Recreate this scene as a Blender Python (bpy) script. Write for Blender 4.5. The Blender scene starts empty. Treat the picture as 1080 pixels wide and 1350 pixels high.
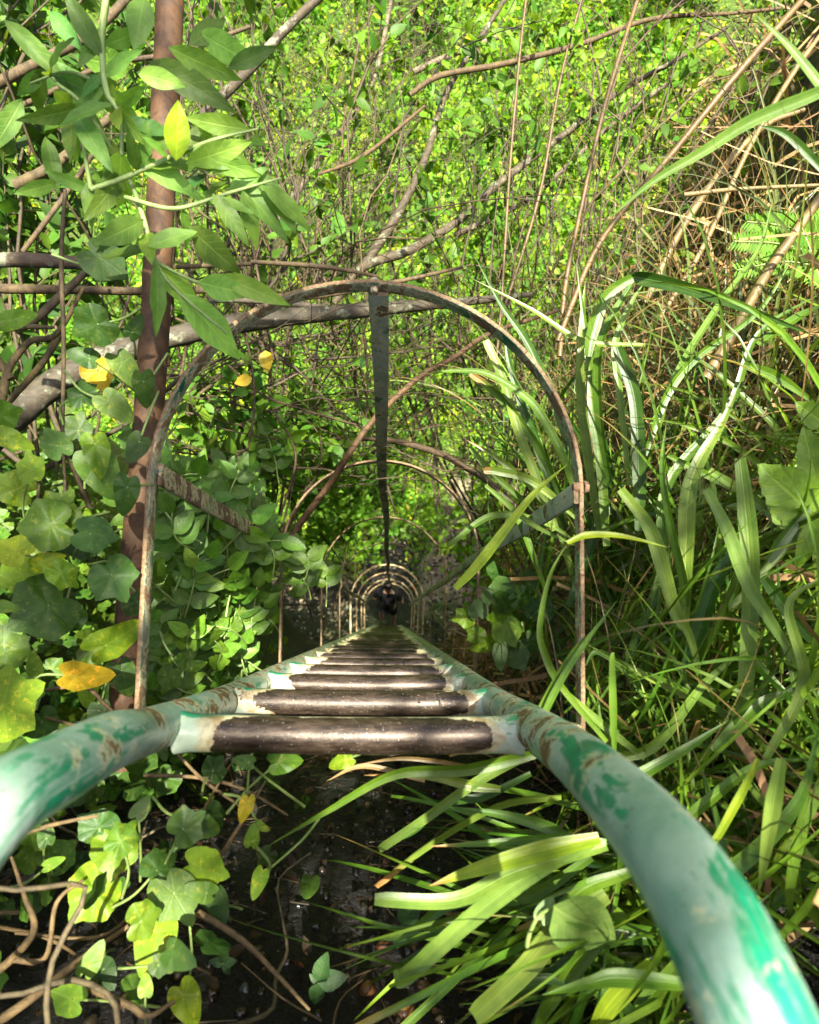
import bpy, math, random
import numpy as np
from mathutils import Vector
rng = np.random.default_rng(11)
random.seed(5)
C = bpy.context.scene.collection
rad = math.radians
A = lambda *v: np.array(v, float)
def nz(v):
    v = np.asarray(v, float)
    return v / (np.linalg.norm(v, axis=-1, keepdims=True) + 1e-12)

# ------------------------------------------------------------------ frames
TH = rad(65)
EYE = A(0, 0, 10.5)
AX = A(1, 0, 0)
AL = A(0, math.cos(TH), -math.sin(TH))          # down along the ladder
AN = A(0, math.sin(TH), math.cos(TH))           # out from the cliff
FOC = 850.0
al, be, ro = math.atan(140 / FOC), rad(1.55), rad(0.9)
F0 = AL * math.cos(al) + AN * math.sin(al)
U0 = AN * math.cos(al) - AL * math.sin(al)
CF = F0 * math.cos(be) + AX * math.sin(be)
R1 = AX * math.cos(be) - F0 * math.sin(be)
CR = R1 * math.cos(ro) + U0 * math.sin(ro)
CU = U0 * math.cos(ro) - R1 * math.sin(ro)
SUN = nz(A(.13, -.29, .93))
UP = A(0, 0, 1)

def at(px, py, d):
    """point of the place seen at that spot, d metres deep"""
    return EYE + CR * ((px - 540) / FOC * d) - CU * ((py - 675) / FOC * d) + CF * d
def lad(x, n, l):
    return EYE + AX * x + AN * n + AL * l

# ------------------------------------------------------------------ objects
def tag(o, label=None, cat=None, group=None, kind=None):
    for k, v in (('label', label), ('category', cat), ('group', group), ('kind', kind)):
        if v: o[k] = v
    return o
def empty(name, loc, label, cat, group=None):
    o = bpy.data.objects.new(name, None); C.objects.link(o)
    o.location = Vector(loc); o.empty_display_size = .1
    return tag(o, label, cat, group)

class MB:
    def __init__(s): s.V, s.F, s.K, s.U, s.n = [], [], [], [], 0
    def add(s, v, f, col=(1, 1, 1), uv=None):
        v = np.asarray(v, float); m = len(v)
        s.V.append(v); s.F.append(np.asarray(f, int) + s.n)
        c = np.asarray(col, float)
        s.K.append(np.broadcast_to(c, (m, 3)) if c.ndim == 1 else c)
        u = np.zeros((m, 3))
        if uv is not None: u[:, :np.shape(uv)[1]] = uv
        s.U.append(u); s.n += m
    def inst(s, tpl, M, T, cols):
        tv, tf, tu = tpl; m, k = len(T), len(tv)
        if m == 0: return
        v = np.einsum('mij,kj->mki', M, tv) + T[:, None, :]
        f = (tf[None] + (np.arange(m) * k)[:, None, None]).reshape(-1, tf.shape[1])
        s.add(v.reshape(-1, 3), f, np.repeat(cols, k, 0), np.tile(tu, (m, 1)))
    def build(s, name, mat, parent=None, smooth=True):
        V = np.concatenate(s.V)
        org = np.zeros(3)
        if parent is not None:
            org = np.array(parent.matrix_world.translation) if False else np.array(wloc(parent))
        else:
            org = V.mean(0)
        me = bpy.data.meshes.new(name)
        V = V - org
        tot = np.concatenate([np.full(len(f), f.shape[1]) for f in s.F])
        loops = np.concatenate([f.reshape(-1) for f in s.F])
        me.vertices.add(len(V)); me.vertices.foreach_set('co', V.astype(np.float32).ravel())
        me.loops.add(len(loops)); me.loops.foreach_set('vertex_index', loops.astype(np.int32))
        me.polygons.add(len(tot))
        st = np.concatenate([[0], np.cumsum(tot)[:-1]])
        me.polygons.foreach_set('loop_start', st.astype(np.int32))
        me.polygons.foreach_set('loop_total', tot.astype(np.int32))
        if smooth: me.polygons.foreach_set('use_smooth', np.ones(len(tot), bool))
        me.update(calc_edges=True)
        K = np.concatenate(s.K); K4 = np.ones((len(K), 4)); K4[:, :3] = K
        a = me.attributes.new('Col', 'FLOAT_COLOR', 'POINT'); a.data.foreach_set('color', K4.astype(np.float32).ravel())
        a = me.attributes.new('luv', 'FLOAT_VECTOR', 'POINT'); a.data.foreach_set('vector', np.concatenate(s.U).astype(np.float32).ravel())
        me.materials.append(mat)
        o = bpy.data.objects.new(name, me); C.objects.link(o)
        if parent is not None: o.parent = parent
        else: o.location = Vector(org)
        return o
def wloc(o):
    p = np.zeros(3)
    while o is not None: p = p + np.array(o.location); o = o.parent
    return p

# ------------------------------------------------------------------ shapes
def cr(pts, m=6):
    """Catmull-Rom through points"""
    P = np.asarray(pts, float)
    if len(P) < 3: return np.linspace(P[0], P[-1], m + 1)
    Q = np.vstack([2 * P[0] - P[1], P, 2 * P[-1] - P[-2]])
    out = []
    t = np.linspace(0, 1, m, endpoint=False)[:, None]
    for i in range(1, len(Q) - 2):
        a, b, c, d = Q[i - 1], Q[i], Q[i + 1], Q[i + 2]
        out.append(.5 * (2 * b + (c - a) * t + (2 * a - 5 * b + 4 * c - d) * t**2 + (3 * b - a - 3 * c + d) * t**3))
    out.append(P[-1:])
    return np.vstack(out)
def rad_along(r, n):
    r = np.atleast_1d(np.asarray(r, float))
    return np.interp(np.linspace(0, 1, n), np.linspace(0, 1, len(r)), r)
def tube(mb, P, r, sides=8, col=(1, 1, 1), rough=0., cap=True, ref=None):
    P = np.asarray(P, float); n = len(P); R = rad_along(r, n)
    T = nz(np.gradient(P, axis=0))
    up = np.asarray(ref if ref is not None else (A(.13, .2, .97) if abs(T[0][2]) < .9 else A(1, .1, 0)), float)
    S = np.zeros_like(P)
    for i in range(n):
        s = np.cross(T[i], up); s = nz(s); S[i] = s; up = np.cross(s, T[i])
    B = np.cross(S, T)
    a = np.linspace(0, 2 * np.pi, sides, endpoint=False)
    rr = R[:, None] * (1 + (rng.normal(0, rough, (n, sides)) if rough else 0))
    V = P[:, None] + (S[:, None] * np.cos(a)[None, :, None] + B[:, None] * np.sin(a)[None, :, None]) * rr[..., None]
    ln = np.concatenate([[0], np.cumsum(np.linalg.norm(np.diff(P, axis=0), axis=1))])
    uv = np.stack([np.broadcast_to(a / (2 * np.pi), (n, sides)), np.broadcast_to(ln[:, None], (n, sides)),
                   np.broadcast_to((ln / max(ln[-1], 1e-6))[:, None], (n, sides))], -1).reshape(-1, 3)
    i, j = np.meshgrid(np.arange(n - 1), np.arange(sides), indexing='ij'); k = (j + 1) % sides
    f = np.stack([i * sides + j, i * sides + k, (i + 1) * sides + k, (i + 1) * sides + j], -1).reshape(-1, 4)
    c = np.asarray(col, float)
    if c.ndim == 2: c = np.repeat(c, sides, 0)
    mb.add(V.reshape(-1, 3), f, c, uv)
    if cap:
        for e in (0, n - 1):
            ring = V[e]; v = np.vstack([ring, P[e][None]])
            ff = np.stack([np.arange(sides), (np.arange(sides) + 1) % sides, np.full(sides, sides)], -1)
            mb.add(v, ff if e else ff[:, ::-1], c if c.ndim == 1 else c[0], np.zeros((sides + 1, 3)))
def strip(mb, P, W, Tn, w, t, col=(1, 1, 1)):
    """flat bar along P; W width directions, Tn thickness directions"""
    P = np.asarray(P); n = len(P)
    W = np.broadcast_to(W, P.shape); Tn = np.broadcast_to(Tn, P.shape)
    cs = [(-.5, -.4), (-.44, -.5), (.44, -.5), (.5, -.4), (.5, .4), (.44, .5), (-.44, .5), (-.5, .4)]
    V = np.stack([P + W * a * w + Tn * b * t for a, b in cs], 1)
    k = len(cs)
    ln = np.concatenate([[0], np.cumsum(np.linalg.norm(np.diff(P, axis=0), axis=1))])
    uv = np.stack([np.broadcast_to(np.arange(k) / k, (n, k)), np.broadcast_to(ln[:, None], (n, k)), np.zeros((n, k))], -1).reshape(-1, 3)
    i, j = np.meshgrid(np.arange(n - 1), np.arange(k), indexing='ij'); j2 = (j + 1) % k
    f = np.stack([i * k + j, i * k + j2, (i + 1) * k + j2, (i + 1) * k + j], -1).reshape(-1, 4)
    mb.add(V.reshape(-1, 3), f, col, uv)
    for e in (0, n - 1):
        mb.add(V[e], np.array([[0, 1, 2, 3], [3, 4, 7, 0], [4, 5, 6, 7]]), col)
def blade(mb, P, w, face, col, tip=None, cut=False, fold=.22, twist=0., base=.55, taper=2.6):
    """a grass blade: folded ribbon along P, face = which way its face looks"""
    P = np.asarray(P, float); n = len(P)
    T = nz(np.gradient(P, axis=0))
    S = nz(np.cross(T, np.broadcast_to(face, P.shape)))
    Nn = np.cross(S, T)
    t = np.linspace(0, 1, n)
    if twist:
        a = twist * t; S, Nn = S * np.cos(a)[:, None] + Nn * np.sin(a)[:, None], Nn * np.cos(a)[:, None] - S * np.sin(a)[:, None]
    W = w * .5 * np.minimum(1, base + (1 - base) * t / .3)
    W = W * (np.where(t > .97, .8, 1.) * (1 - .25 * t) if cut else np.clip(1 - t ** taper, .02, 1))
    V = np.stack([P - S * W[:, None] + Nn * (fold * W)[:, None], P - S * (W * .5)[:, None] + Nn * (fold * .62 * W)[:, None], P,
                  P + S * (W * .5)[:, None] + Nn * (fold * .62 * W)[:, None], P + S * W[:, None] + Nn * (fold * W)[:, None]], 1)
    u = np.array([-1, -.5, 0, .5, 1.])
    ln = np.concatenate([[0], np.cumsum(np.linalg.norm(np.diff(P, axis=0), axis=1))])
    uv = np.stack([np.broadcast_to(u, (n, 5)), np.broadcast_to(ln[:, None] + rng.random() * 9, (n, 5)), np.broadcast_to(t[:, None], (n, 5))], -1).reshape(-1, 3)
    c = np.broadcast_to(np.asarray(col, float), (n, 3)).copy()
    if tip is not None:
        k = np.clip((t - .8) / .15, 0, 1)[:, None]; c = c * (1 - k) + np.asarray(tip) * k
    i, j = np.meshgrid(np.arange(n - 1), np.arange(4), indexing='ij')
    f = np.stack([i * 5 + j, i * 5 + j + 1, (i + 1) * 5 + j + 1, (i + 1) * 5 + j], -1).reshape(-1, 4)
    mb.add(V.reshape(-1, 3), f, np.repeat(c, 5, 0), uv)

# leaf templates: (verts, faces, uv); x across, y along the midrib, z the face
def leaf_tpl(rows, width, shape, cols=5, droop=.12, fold=.18, serr=0.):
    t = np.linspace(0, 1, rows); u = np.linspace(-1, 1, cols)
    w = np.maximum(shape(t), 0) * width
    if serr: w = w * (1 + serr * ((np.arange(rows) % 2) * 2 - 1) * (t > .1) * (t < .95))
    X = w[:, None] * u[None]; Y = np.broadcast_to(t[:, None], X.shape) - (serr * .3 * np.abs(u))[None] * 0
    Z = fold * np.abs(X) - droop * t[:, None] ** 2 + .018 * np.sin(t[:, None] * 17 + u[None] * 2) * np.abs(u)[None]
    i, j = np.meshgrid(np.arange(rows - 1), np.arange(cols - 1), indexing='ij')
    f = np.stack([i * cols + j, i * cols + j + 1, (i + 1) * cols + j + 1, (i + 1) * cols + j], -1).reshape(-1, 4)
    uv = np.stack([np.broadcast_to(u, X.shape), Y, np.zeros_like(X)], -1).reshape(-1, 3)
    return np.stack([X, Y, Z], -1).reshape(-1, 3), f, uv
ovate = lambda t: np.sin(np.pi * np.clip(t, 0, 1) ** .72) ** .85 * (1 - .12 * t)
lance = lambda t: np.sin(np.pi * np.clip(t, 0, 1) ** .85)
T_OV = leaf_tpl(9, .30, ovate)
T_LAN = leaf_tpl(12, .155, lance, droop=.2, fold=.25)
T_LANB = leaf_tpl(12, .172, lance, droop=.14, fold=.2)
T_SER = leaf_tpl(17, .34, ovate, serr=.07)
T_PIN = leaf_tpl(5, .11, lance, cols=3, droop=.1)
T_MED = leaf_tpl(5, .27, ovate, cols=3, fold=.3)
T_LOW = (np.array([[0, 0, 0], [.27, .42, .07], [0, 1, -.1], [-.27, .42, .07]], float), np.array([[0, 1, 2, 3]]),
         np.array([[0, 0, 0], [1, .4, 0], [0, 1, 0], [-1, .4, 0]], float))
def polar_tpl(r, segs=36, curl=.16, wav=.03, ph=0.):
    th = np.linspace(-np.pi, np.pi, segs, endpoint=False); R = r(th)
    V, U = [[0, 0, 0]], [[0, 0, 0]]
    rings = (.33, .66, .88, 1.)
    for q in rings:
        x, y = R * q * np.sin(th), R * q * np.cos(th)
        z = -curl * (R * q) ** 2 + wav * q * np.sin(th * 5 + ph) + .10 * np.abs(x) * (y > 0)
        V += list(np.stack([x, y, z], -1)); U += list(np.stack([x, y, np.full_like(x, q)], -1))
    f = []
    for i in range(segs): f.append([0, 1 + (i + 1) % segs, 1 + i, 1 + i])
    for k in range(len(rings) - 1):
        a, b = 1 + k * segs, 1 + (k + 1) * segs
        for i in range(segs): f.append([a + i, a + (i + 1) % segs, b + (i + 1) % segs, b + i])
    return np.array(V, float), np.array(f), np.array(U, float)
def r_ivy(th):
    g = lambda c, w, h: h * np.exp(-((np.abs(th) - c) / w) ** 2)
    return np.maximum.reduce([g(0, .50, .80), g(1.02, .52, .68), g(2.05, .55, .54), np.full_like(th, .56)]) * (1 - .45 * np.exp(-((np.abs(th) - np.pi) / .3) ** 2))
def r_heart(th):
    a = np.abs(th)
    return (.47 + .40 * np.exp(-(a / .42) ** 1.5) + .05 * np.cos(a * 2)) * (1 - .5 * np.exp(-((a - np.pi) / .36) ** 2))
def r_round3(th):
    a = np.abs(th)
    return np.maximum.reduce([.70 * np.exp(-(a / .55) ** 2), .60 * np.exp(-((a - 1.15) / .55) ** 2), np.full_like(th, .54)]) * (1 - .5 * np.exp(-((a - np.pi) / .33) ** 2))
def fix_tri(tp):      # the fan round the stalk is made of triangles
    v, f, u = tp
    return v, f, u
T_IVY = polar_tpl(r_ivy, ph=.4); T_HEART = polar_tpl(r_heart, wav=.02); T_R3 = polar_tpl(r_round3, ph=2.)
def _defan(tp):
    v, f, u = tp
    n = int((f[:, 2] == f[:, 3]).sum())
    fan = f[:n]                     # merge pairs of fan triangles into quads
    q = np.stack([fan[0::2, 0], fan[1::2, 1], fan[1::2, 2], fan[0::2, 2]], -1)
    return v, np.vstack([q, f[n:]]), u
T_IVY, T_HEART, T_R3 = map(_defan, (T_IVY, T_HEART, T_R3))

def frames(t, n, size):
    t = nz(t); s = nz(np.cross(t, n)); n2 = np.cross(s, t)
    return np.stack([s, t, n2], -1) * np.asarray(size)[:, None, None]
def vary(col, m, dv=.22, dh=.14):
    """m variations of a colour"""
    c = np.tile(np.asarray(col, float), (m, 1))
    v = np.exp(rng.normal(0, dv, (m, 1))); h = rng.normal(0, dh, (m, 1))
    return np.clip(c * v * np.hstack([1 + h, 1 + h * .15, 1 - h * .6]), .002, .95)

# ------------------------------------------------------------------ materials
def mat(name):
    m = bpy.data.materials.new(name); m.use_nodes = True
    nt = m.node_tree; nt.nodes.clear()
    return m, nt
class NT:
    def __init__(s, nt): s.nt = nt
    def n(s, typ, **kw):
        o = s.nt.nodes.new('ShaderNode' + typ)
        for k, v in kw.items():
            if k.startswith('i_'):
                key = k[2:]; o.inputs[int(key) if key.isdigit() else key.replace('_', ' ')].default_value = v
            else: setattr(o, k, v)
        return o
    def l(s, a, b): s.nt.links.new(a, b)
    def put(s, sock, v):
        if hasattr(v, 'is_linked'): s.l(v, sock)
        elif v is not None: sock.default_value = v
    def math(s, op, a, b=None, c=None, clamp=False):
        o = s.n('Math', operation=op, use_clamp=clamp)
        for i, v in enumerate((a, b, c)): s.put(o.inputs[i], v)
        return o.outputs[0]
    def mix(s, f, a, b, mode='MIX'):
        o = s.n('Mix', data_type='RGBA', blend_type=mode)
        s.put(o.inputs[0], f); s.put(o.inputs[6], a if hasattr(a, 'is_linked') else (*a, 1)); s.put(o.inputs[7], b if hasattr(b, 'is_linked') else (*b, 1))
        return o.outputs[2]
    def noise(s, vec, scale, detail=4, rough=.6, dist=0.):
        o = s.n('TexNoise', i_Scale=scale, i_Detail=detail, i_Roughness=rough, i_Distortion=dist)
        if vec is not None: s.l(vec, o.inputs['Vector'])
        return o.outputs[0]
    def ramp(s, v, lo, hi):
        o = s.n('MapRange', interpolation_type='SMOOTHSTEP'); s.put(o.inputs[0], v); o.inputs[1].default_value = lo; o.inputs[2].default_value = hi
        return o.outputs[0]
    def attr(s, nm): return s.n('Attribute', attribute_name=nm)
    def vscale(s, v, xyz):
        o = s.n('VectorMath', operation='MULTIPLY'); s.l(v, o.inputs[0]); o.inputs[1].default_value = xyz; return o.outputs[0]
    def bump(s, h, strength, dist):
        o = s.n('Bump', i_Strength=strength, i_Distance=dist); s.l(h, o.inputs['Height']); return o.outputs[0]
    def out(s, sh): s.l(sh, s.n('OutputMaterial').inputs[0])

def leaf_mat(name, trans=.35, rough=.42, vein=None, mottle=0., spec=.3, nsc=60, veincol=None, tcol=(1.5, 1.35, .5), gain=1.):
    return _leaf_mat(name, trans, rough, vein, mottle, spec, nsc, veincol, tcol, gain)
def _leaf_mat(name, trans=.35, rough=.42, vein=None, mottle=0., spec=.3, nsc=60, veincol=None, tcol=(1.5, 1.35, .5), gain=1.):
    m, nt = mat(name); g = NT(nt)
    col = g.attr('Col').outputs['Color']; luv = g.attr('luv').outputs['Vector']
    pos = g.n('TexCoord').outputs['Object']
    nn = g.noise(pos, nsc, 3)
    c = g.mix(g.ramp(nn, .3, .75), g.mix(1., col, (.72, .8, .7), 'MULTIPLY'), g.mix(1., col, (1.22, 1.15, 1.1), 'MULTIPLY'))
    sx = g.n('SeparateXYZ'); g.l(luv, sx.inputs[0]); x, y = sx.outputs[0], sx.outputs[1]
    h = None
    if mottle:
        mo = g.noise(pos, 95, 5, .75)
        yel = g.mix(1., col, (3.0, 1.75, 1.6), 'MULTIPLY')
        c = g.mix(g.math('MULTIPLY', g.ramp(mo, .53, .68), mottle), c, yel)
        sp = g.noise(pos, 170, 2); c = g.mix(g.math('MULTIPLY', g.ramp(sp, .70, .76), .6), c, (.16, .08, .03))
    if vein == 'pinnate':
        ax = g.math('ABSOLUTE', x)
        mid = g.math('SUBTRACT', 1, g.ramp(ax, .03, .10))
        fr = g.math('FRACT', g.math('SUBTRACT', g.math('MULTIPLY', y, 7.5), g.math('MULTIPLY', ax, 1.5)))
        sd = g.math('SUBTRACT', 1, g.ramp(g.math('ABSOLUTE', g.math('SUBTRACT', fr, .5)), .03, .13))
        h = g.math('MAXIMUM', mid, g.math('MULTIPLY', sd, .55))
    elif vein == 'palmate':
        ang = g.math('ARCTAN2', x, y); wr = g.math('WRAP', ang, .46, -.46)
        r = g.math('SQRT', g.math('ADD', g.math('MULTIPLY', x, x), g.math('MULTIPLY', y, y)))
        dd = g.math('MULTIPLY', g.math('ABSOLUTE', wr), r)
        h = g.math('SUBTRACT', 1, g.ramp(dd, .006, .028))
        fr = g.math('FRACT', g.math('MULTIPLY', g.math('SUBTRACT', r, g.math('MULTIPLY', g.math('ABSOLUTE', wr), .9)), 8))
        h = g.math('MAXIMUM', h, g.math('MULTIPLY', g.math('SUBTRACT', 1, g.ramp(g.math('ABSOLUTE', g.math('SUBTRACT', fr, .5)), .02, .1)), .4))
    elif vein == 'blade':
        st = g.noise(g.vscale(luv, (7, .6, 0)), 1.6, 3, .7)
        c = g.mix(g.ramp(st, .35, .7), g.mix(1., c, (.75, .8, .7), 'MULTIPLY'), g.mix(1., c, (1.35, 1.25, 1.15), 'MULTIPLY'))
        ax = g.math('ABSOLUTE', x)
        h = g.math('SUBTRACT', 1, g.ramp(ax, .02, .13))
        br = g.noise(g.vscale(luv, (1.5, 9, 0)), 2.2, 4, .8)
        c = g.mix(g.math('MULTIPLY', g.ramp(br, .66, .76), .6), c, (.28, .15, .05))
    if h is not None:
        c = g.mix(g.math('MULTIPLY', h, .22 if vein == 'palmate' else .38), c, g.mix(1., col, veincol or (1.9, 1.6, 1.6), 'MULTIPLY'))
    if gain != 1: c = g.mix(1., c, (gain, gain, gain), 'MULTIPLY')
    bs = g.n('BsdfPrincipled', i_Roughness=rough); bs.inputs['Specular IOR Level'].default_value = spec
    g.l(c, bs.inputs['Base Color'])
    hh = nn if h is None else g.math('ADD', g.math('MULTIPLY', nn, .8), g.math('MULTIPLY', h, -.12 if vein == 'palmate' else -.6))
    g.l(g.bump(hh, .35, .003), bs.inputs['Normal'])
    if trans > 0:
        tr = g.n('BsdfTranslucent'); g.l(g.mix(1., c, tcol, 'MULTIPLY'), tr.inputs[0])
        ms = g.n('MixShader', i_Fac=trans); g.l(bs.outputs[0], ms.inputs[1]); g.l(tr.outputs[0], ms.inputs[2]); g.out(ms.outputs[0])
    else: g.out(bs.outputs[0])
    return m
def bark_mat(name, c1, c2, scale=30, rough=.75, lichen=0., streak=(1, 1, .12)):
    m, nt = mat(name); g = NT(nt)
    luv = g.attr('luv').outputs['Vector']; col = g.attr('Col').outputs['Color']
    pos = g.n('TexCoord').outputs['Object']
    a = g.noise(g.vscale(pos, streak), scale, 6, .7, .6)
    c = g.mix(1., g.mix(g.ramp(a, .32, .68), c1, c2), col, 'MULTIPLY')
    b = g.noise(pos, scale * .3, 3)
    c = g.mix(g.math('MULTIPLY', g.ramp(b, .5, .75), .4), c, g.mix(1., c, (.45, .42, .4), 'MULTIPLY'))
    if lichen:
        li = g.noise(pos, 22, 5, .7); c = g.mix(g.math('MULTIPLY', g.ramp(li, .53, .66), lichen), c, (.30, .34, .22))
    bs = g.n('BsdfPrincipled', i_Roughness=rough); g.l(c, bs.inputs['Base Color'])
    g.l(g.bump(a, .6, .006), bs.inputs['Normal']); g.out(bs.outputs[0]); return m

M = {}
M['ivy'] = leaf_mat('ivy_leaf', .30, .42, 'palmate', .8, .2, veincol=(1.9, 1.55, 1.6), gain=.76)
M['bramble'] = leaf_mat('bramble_leaf', .35, .42, 'pinnate', .15, gain=.85)
M['willow'] = leaf_mat('willow_leaf', .48, .45, 'pinnate', .0, nsc=40, gain=1.08)
M['small'] = leaf_mat('small_leaf', .45, .5, None, 0., .25, 25)
M['cover'] = leaf_mat('cover_leaf', .5, .5, None, 0., .2, 8)
M['blade'] = leaf_mat('grass_blade', .30, .36, 'blade', 0., .3, 30, (1.7, 1.45, 1.6), gain=.68)
M['straw'] = leaf_mat('straw', .12, .6, 'blade', 0., .25, 30, (1.15, 1.1, 1.0), tcol=(1.1, 1, .8))
M['bark_brown'] = bark_mat('bark_brown', (.030, .013, .0035), (.088, .040, .011), 38, streak=(1, 1, .15))
M['bark_grey'] = bark_mat('bark_grey', (.042, .034, .022), (.10, .084, .056), 40, lichen=.5, streak=(.6, 1, 1))
M['twig'] = bark_mat('twig_bark', (.043, .032, .014), (.120, .092, .044), 60)
M['cane'] = bark_mat('dry_cane', (.090, .060, .017), (.185, .132, .045), 30, .5, streak=(1, 1, .1))
M['stem'] = bark_mat('green_stem', (.14, .20, .05), (.22, .30, .09), 40, .5)

def paint_mat(name, base1, base2, vivid, rust, rusty=.5, moss=0., worn=None, scale=1., edge_rust=0., grip=False):
    m, nt = mat(name); g = NT(nt)
    pos = g.n('TexCoord').outputs['Object']; luv = g.attr('luv').outputs['Vector']
    sx = g.n('SeparateXYZ'); g.l(luv, sx.inputs[0])
    a = g.noise(pos, 9 * scale, 5, .65, .3); b = g.noise(pos, 21 * scale, 6, .7, .8); d = g.noise(pos, 140, 4, .7)
    c = g.mix(g.ramp(a, .35, .65), base1, base2)
    st = g.noise(g.vscale(luv, (3.4, 5.0, 0)), 1.0, 7, .70, .45)
    if grip:      # hands have polished the top of the rail, feet and rain have rusted it lower down
        dp = g.n('VectorMath', operation='DOT_PRODUCT'); g.l(g.n('NewGeometry').outputs['Position'], dp.inputs[0]); dp.inputs[1].default_value = tuple(AL)
        low = g.ramp(g.math('SUBTRACT', dp.outputs['Value'], float(EYE @ AL)), .42, .8)
        st = g.math('ADD', st, g.math('MULTIPLY', g.math('SUBTRACT', .5, low), .05))
    vm = g.ramp(st, .515, .545)
    c = g.mix(vm, c, g.mix(g.ramp(b, .35, .65), vivid, tuple(v * .7 for v in vivid)))
    c = g.mix(g.math('MULTIPLY', g.ramp(d, .5, .8), .35), c, g.mix(1., c, (.55, .55, .5), 'MULTIPLY'))
    ed = g.math('MULTIPLY', vm, g.math('SUBTRACT', 1, g.ramp(st, .545, .575)))
    c = g.mix(g.math('MULTIPLY', ed, .35), c, (.10, .16, .09))
    gr = g.noise(pos, 6 * scale, 6, .75, .4)
    c = g.mix(g.math('MULTIPLY', g.ramp(gr, .46, .68), .55), c, g.mix(1., c, (.50, .50, .40), 'MULTIPLY'))
    sc_ = g.noise(g.vscale(luv, (40, 5, 0)), 1.6, 4, .7); c = g.mix(g.math('MULTIPLY', g.ramp(sc_, .66, .72), .45), c, (.50, .50, .42))
    ch = g.noise(pos, 75 * scale, 4, .7); c = g.mix(g.math('MULTIPLY', g.ramp(ch, .67, .70), .8), c, (.13, .07, .03))
    rb = g.noise(pos, 17 * scale, 8, .72, .15)
    if grip: rb = g.math('ADD', rb, g.math('MULTIPLY', g.math('SUBTRACT', low, .62), .11))
    if edge_rust:
        dn = g.n('VectorMath', operation='DOT_PRODUCT'); g.l(g.n('NewGeometry').outputs['True Normal'], dn.inputs[0]); dn.inputs[1].default_value = tuple(AL)
        rb = g.math('ADD', rb, g.math('MULTIPLY', g.ramp(g.math('ABSOLUTE', dn.outputs['Value']), .4, .8), edge_rust))
    rm = g.ramp(rb, .72 - .28 * rusty, .76 - .28 * rusty)
    rc = g.mix(g.ramp(d, .3, .7), rust, tuple(v * .38 for v in rust))
    edge = g.math('SUBTRACT', g.ramp(rb, .67 - .28 * rusty, .71 - .28 * rusty), rm, clamp=True)
    c = g.mix(g.math('MULTIPLY', edge, .7), c, (.55, .50, .30))
    rough = g.math('ADD', .36, g.math('MULTIPLY', rm, .4))
    metal = 0.
    c = g.mix(rm, c, rc)
    if moss:
        mm = g.math('MULTIPLY', g.ramp(g.noise(pos, 30, 5, .7), .40, .62), moss); c = g.mix(mm, c, (.17, .15, .06)); rough = g.math('MAXIMUM', rough, g.math('MULTIPLY', mm, .85))
    if worn:
        # paint trodden off the middle of the rung: oval of bare dark steel with a cream chipped edge
        u = g.math('ADD', sx.outputs[0], g.math('MULTIPLY', g.math('SUBTRACT', g.noise(pos, 5, 2), .5), .22)); t = g.math('ADD', sx.outputs[2], g.math('MULTIPLY', g.math('SUBTRACT', g.noise(g.vscale(pos, (.2, 1, 1)), 6, 2), .5), .35))
        du = g.math('MULTIPLY', g.math('SUBTRACT', u, worn), 3.6)
        dt = g.math('MULTIPLY', g.math('SUBTRACT', t, .5), 2.2)
        d2 = g.math('ADD', g.math('POWER', g.math('ABSOLUTE', du), 2.4), g.math('POWER', g.math('ABSOLUTE', dt), 5.))
        d2 = g.math('ADD', d2, g.math('MULTIPLY', g.math('SUBTRACT', g.noise(pos, 16, 7, .75), .5), 1.7))
        bare = g.math('SUBTRACT', 1, g.ramp(d2, .66, .72)); rim = g.math('SUBTRACT', 1, g.ramp(d2, .95, 1.25))
        c = g.mix(g.math('MULTIPLY', rim, .85), c, g.mix(g.ramp(b, .4, .62), (.44, .40, .24), (.22, .13, .05)))
        sc = g.noise(g.vscale(pos, (.25, 1, 1)), 120, 5, .75)
        c = g.mix(bare, c, g.mix(g.ramp(sc, .35, .7), (.016, .010, .006), (.072, .050, .034)))
        fl = g.ramp(g.noise(pos, 300, 2), .64, .70); c = g.mix(g.math('MULTIPLY', fl, g.math('MULTIPLY', bare, .5)), c, (.30, .27, .22))
        rough = g.math('ADD', g.math('MULTIPLY', bare, g.math('ADD', .02, g.math('MULTIPLY', g.ramp(sc, .3, .7), .06))), rough)
        metal = g.math('MULTIPLY', bare, .45)
    bs = g.n('BsdfPrincipled'); g.l(c, bs.inputs['Base Color']); g.l(rough, bs.inputs['Roughness'])
    g.put(bs.inputs['Metallic'], metal)
    g.l(g.bump(g.math('ADD', g.math('MULTIPLY', d, .4), g.math('MULTIPLY', rm, .6)), .5, .002), bs.inputs['Normal'])
    g.out(bs.outputs[0]); return m
PALE1, PALE2, VIV, RUST = (.17, .285, .215), (.34, .43, .35), (.008, .28, .14), (.20, .11, .035)
M['rail'] = paint_mat('chalky_green_paint', PALE1, PALE2, VIV, (.24, .14, .045), .58, grip=True)
M['rail_far'] = paint_mat('mossy_green_paint', (.20, .30, .22), (.30, .36, .26), (.03, .30, .18), (.20, .12, .05), .62, .75)
M['rung'] = paint_mat('trodden_green_paint', (.28, .36, .27), (.42, .44, .35), (.02, .26, .13), RUST, .36, 0., .25)
M['rung_far'] = paint_mat('trodden_mossy_paint', (.28, .34, .2), (.36, .38, .22), (.10, .26, .14), (.24, .17, .07), .5, .6, .25)
M['hoop'] = paint_mat('flaking_hoop_paint', (.12, .16, .10), (.22, .22, .15), (.01, .12, .06), (.25, .155, .075), .80, 0., None, 1.3, .36)
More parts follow.
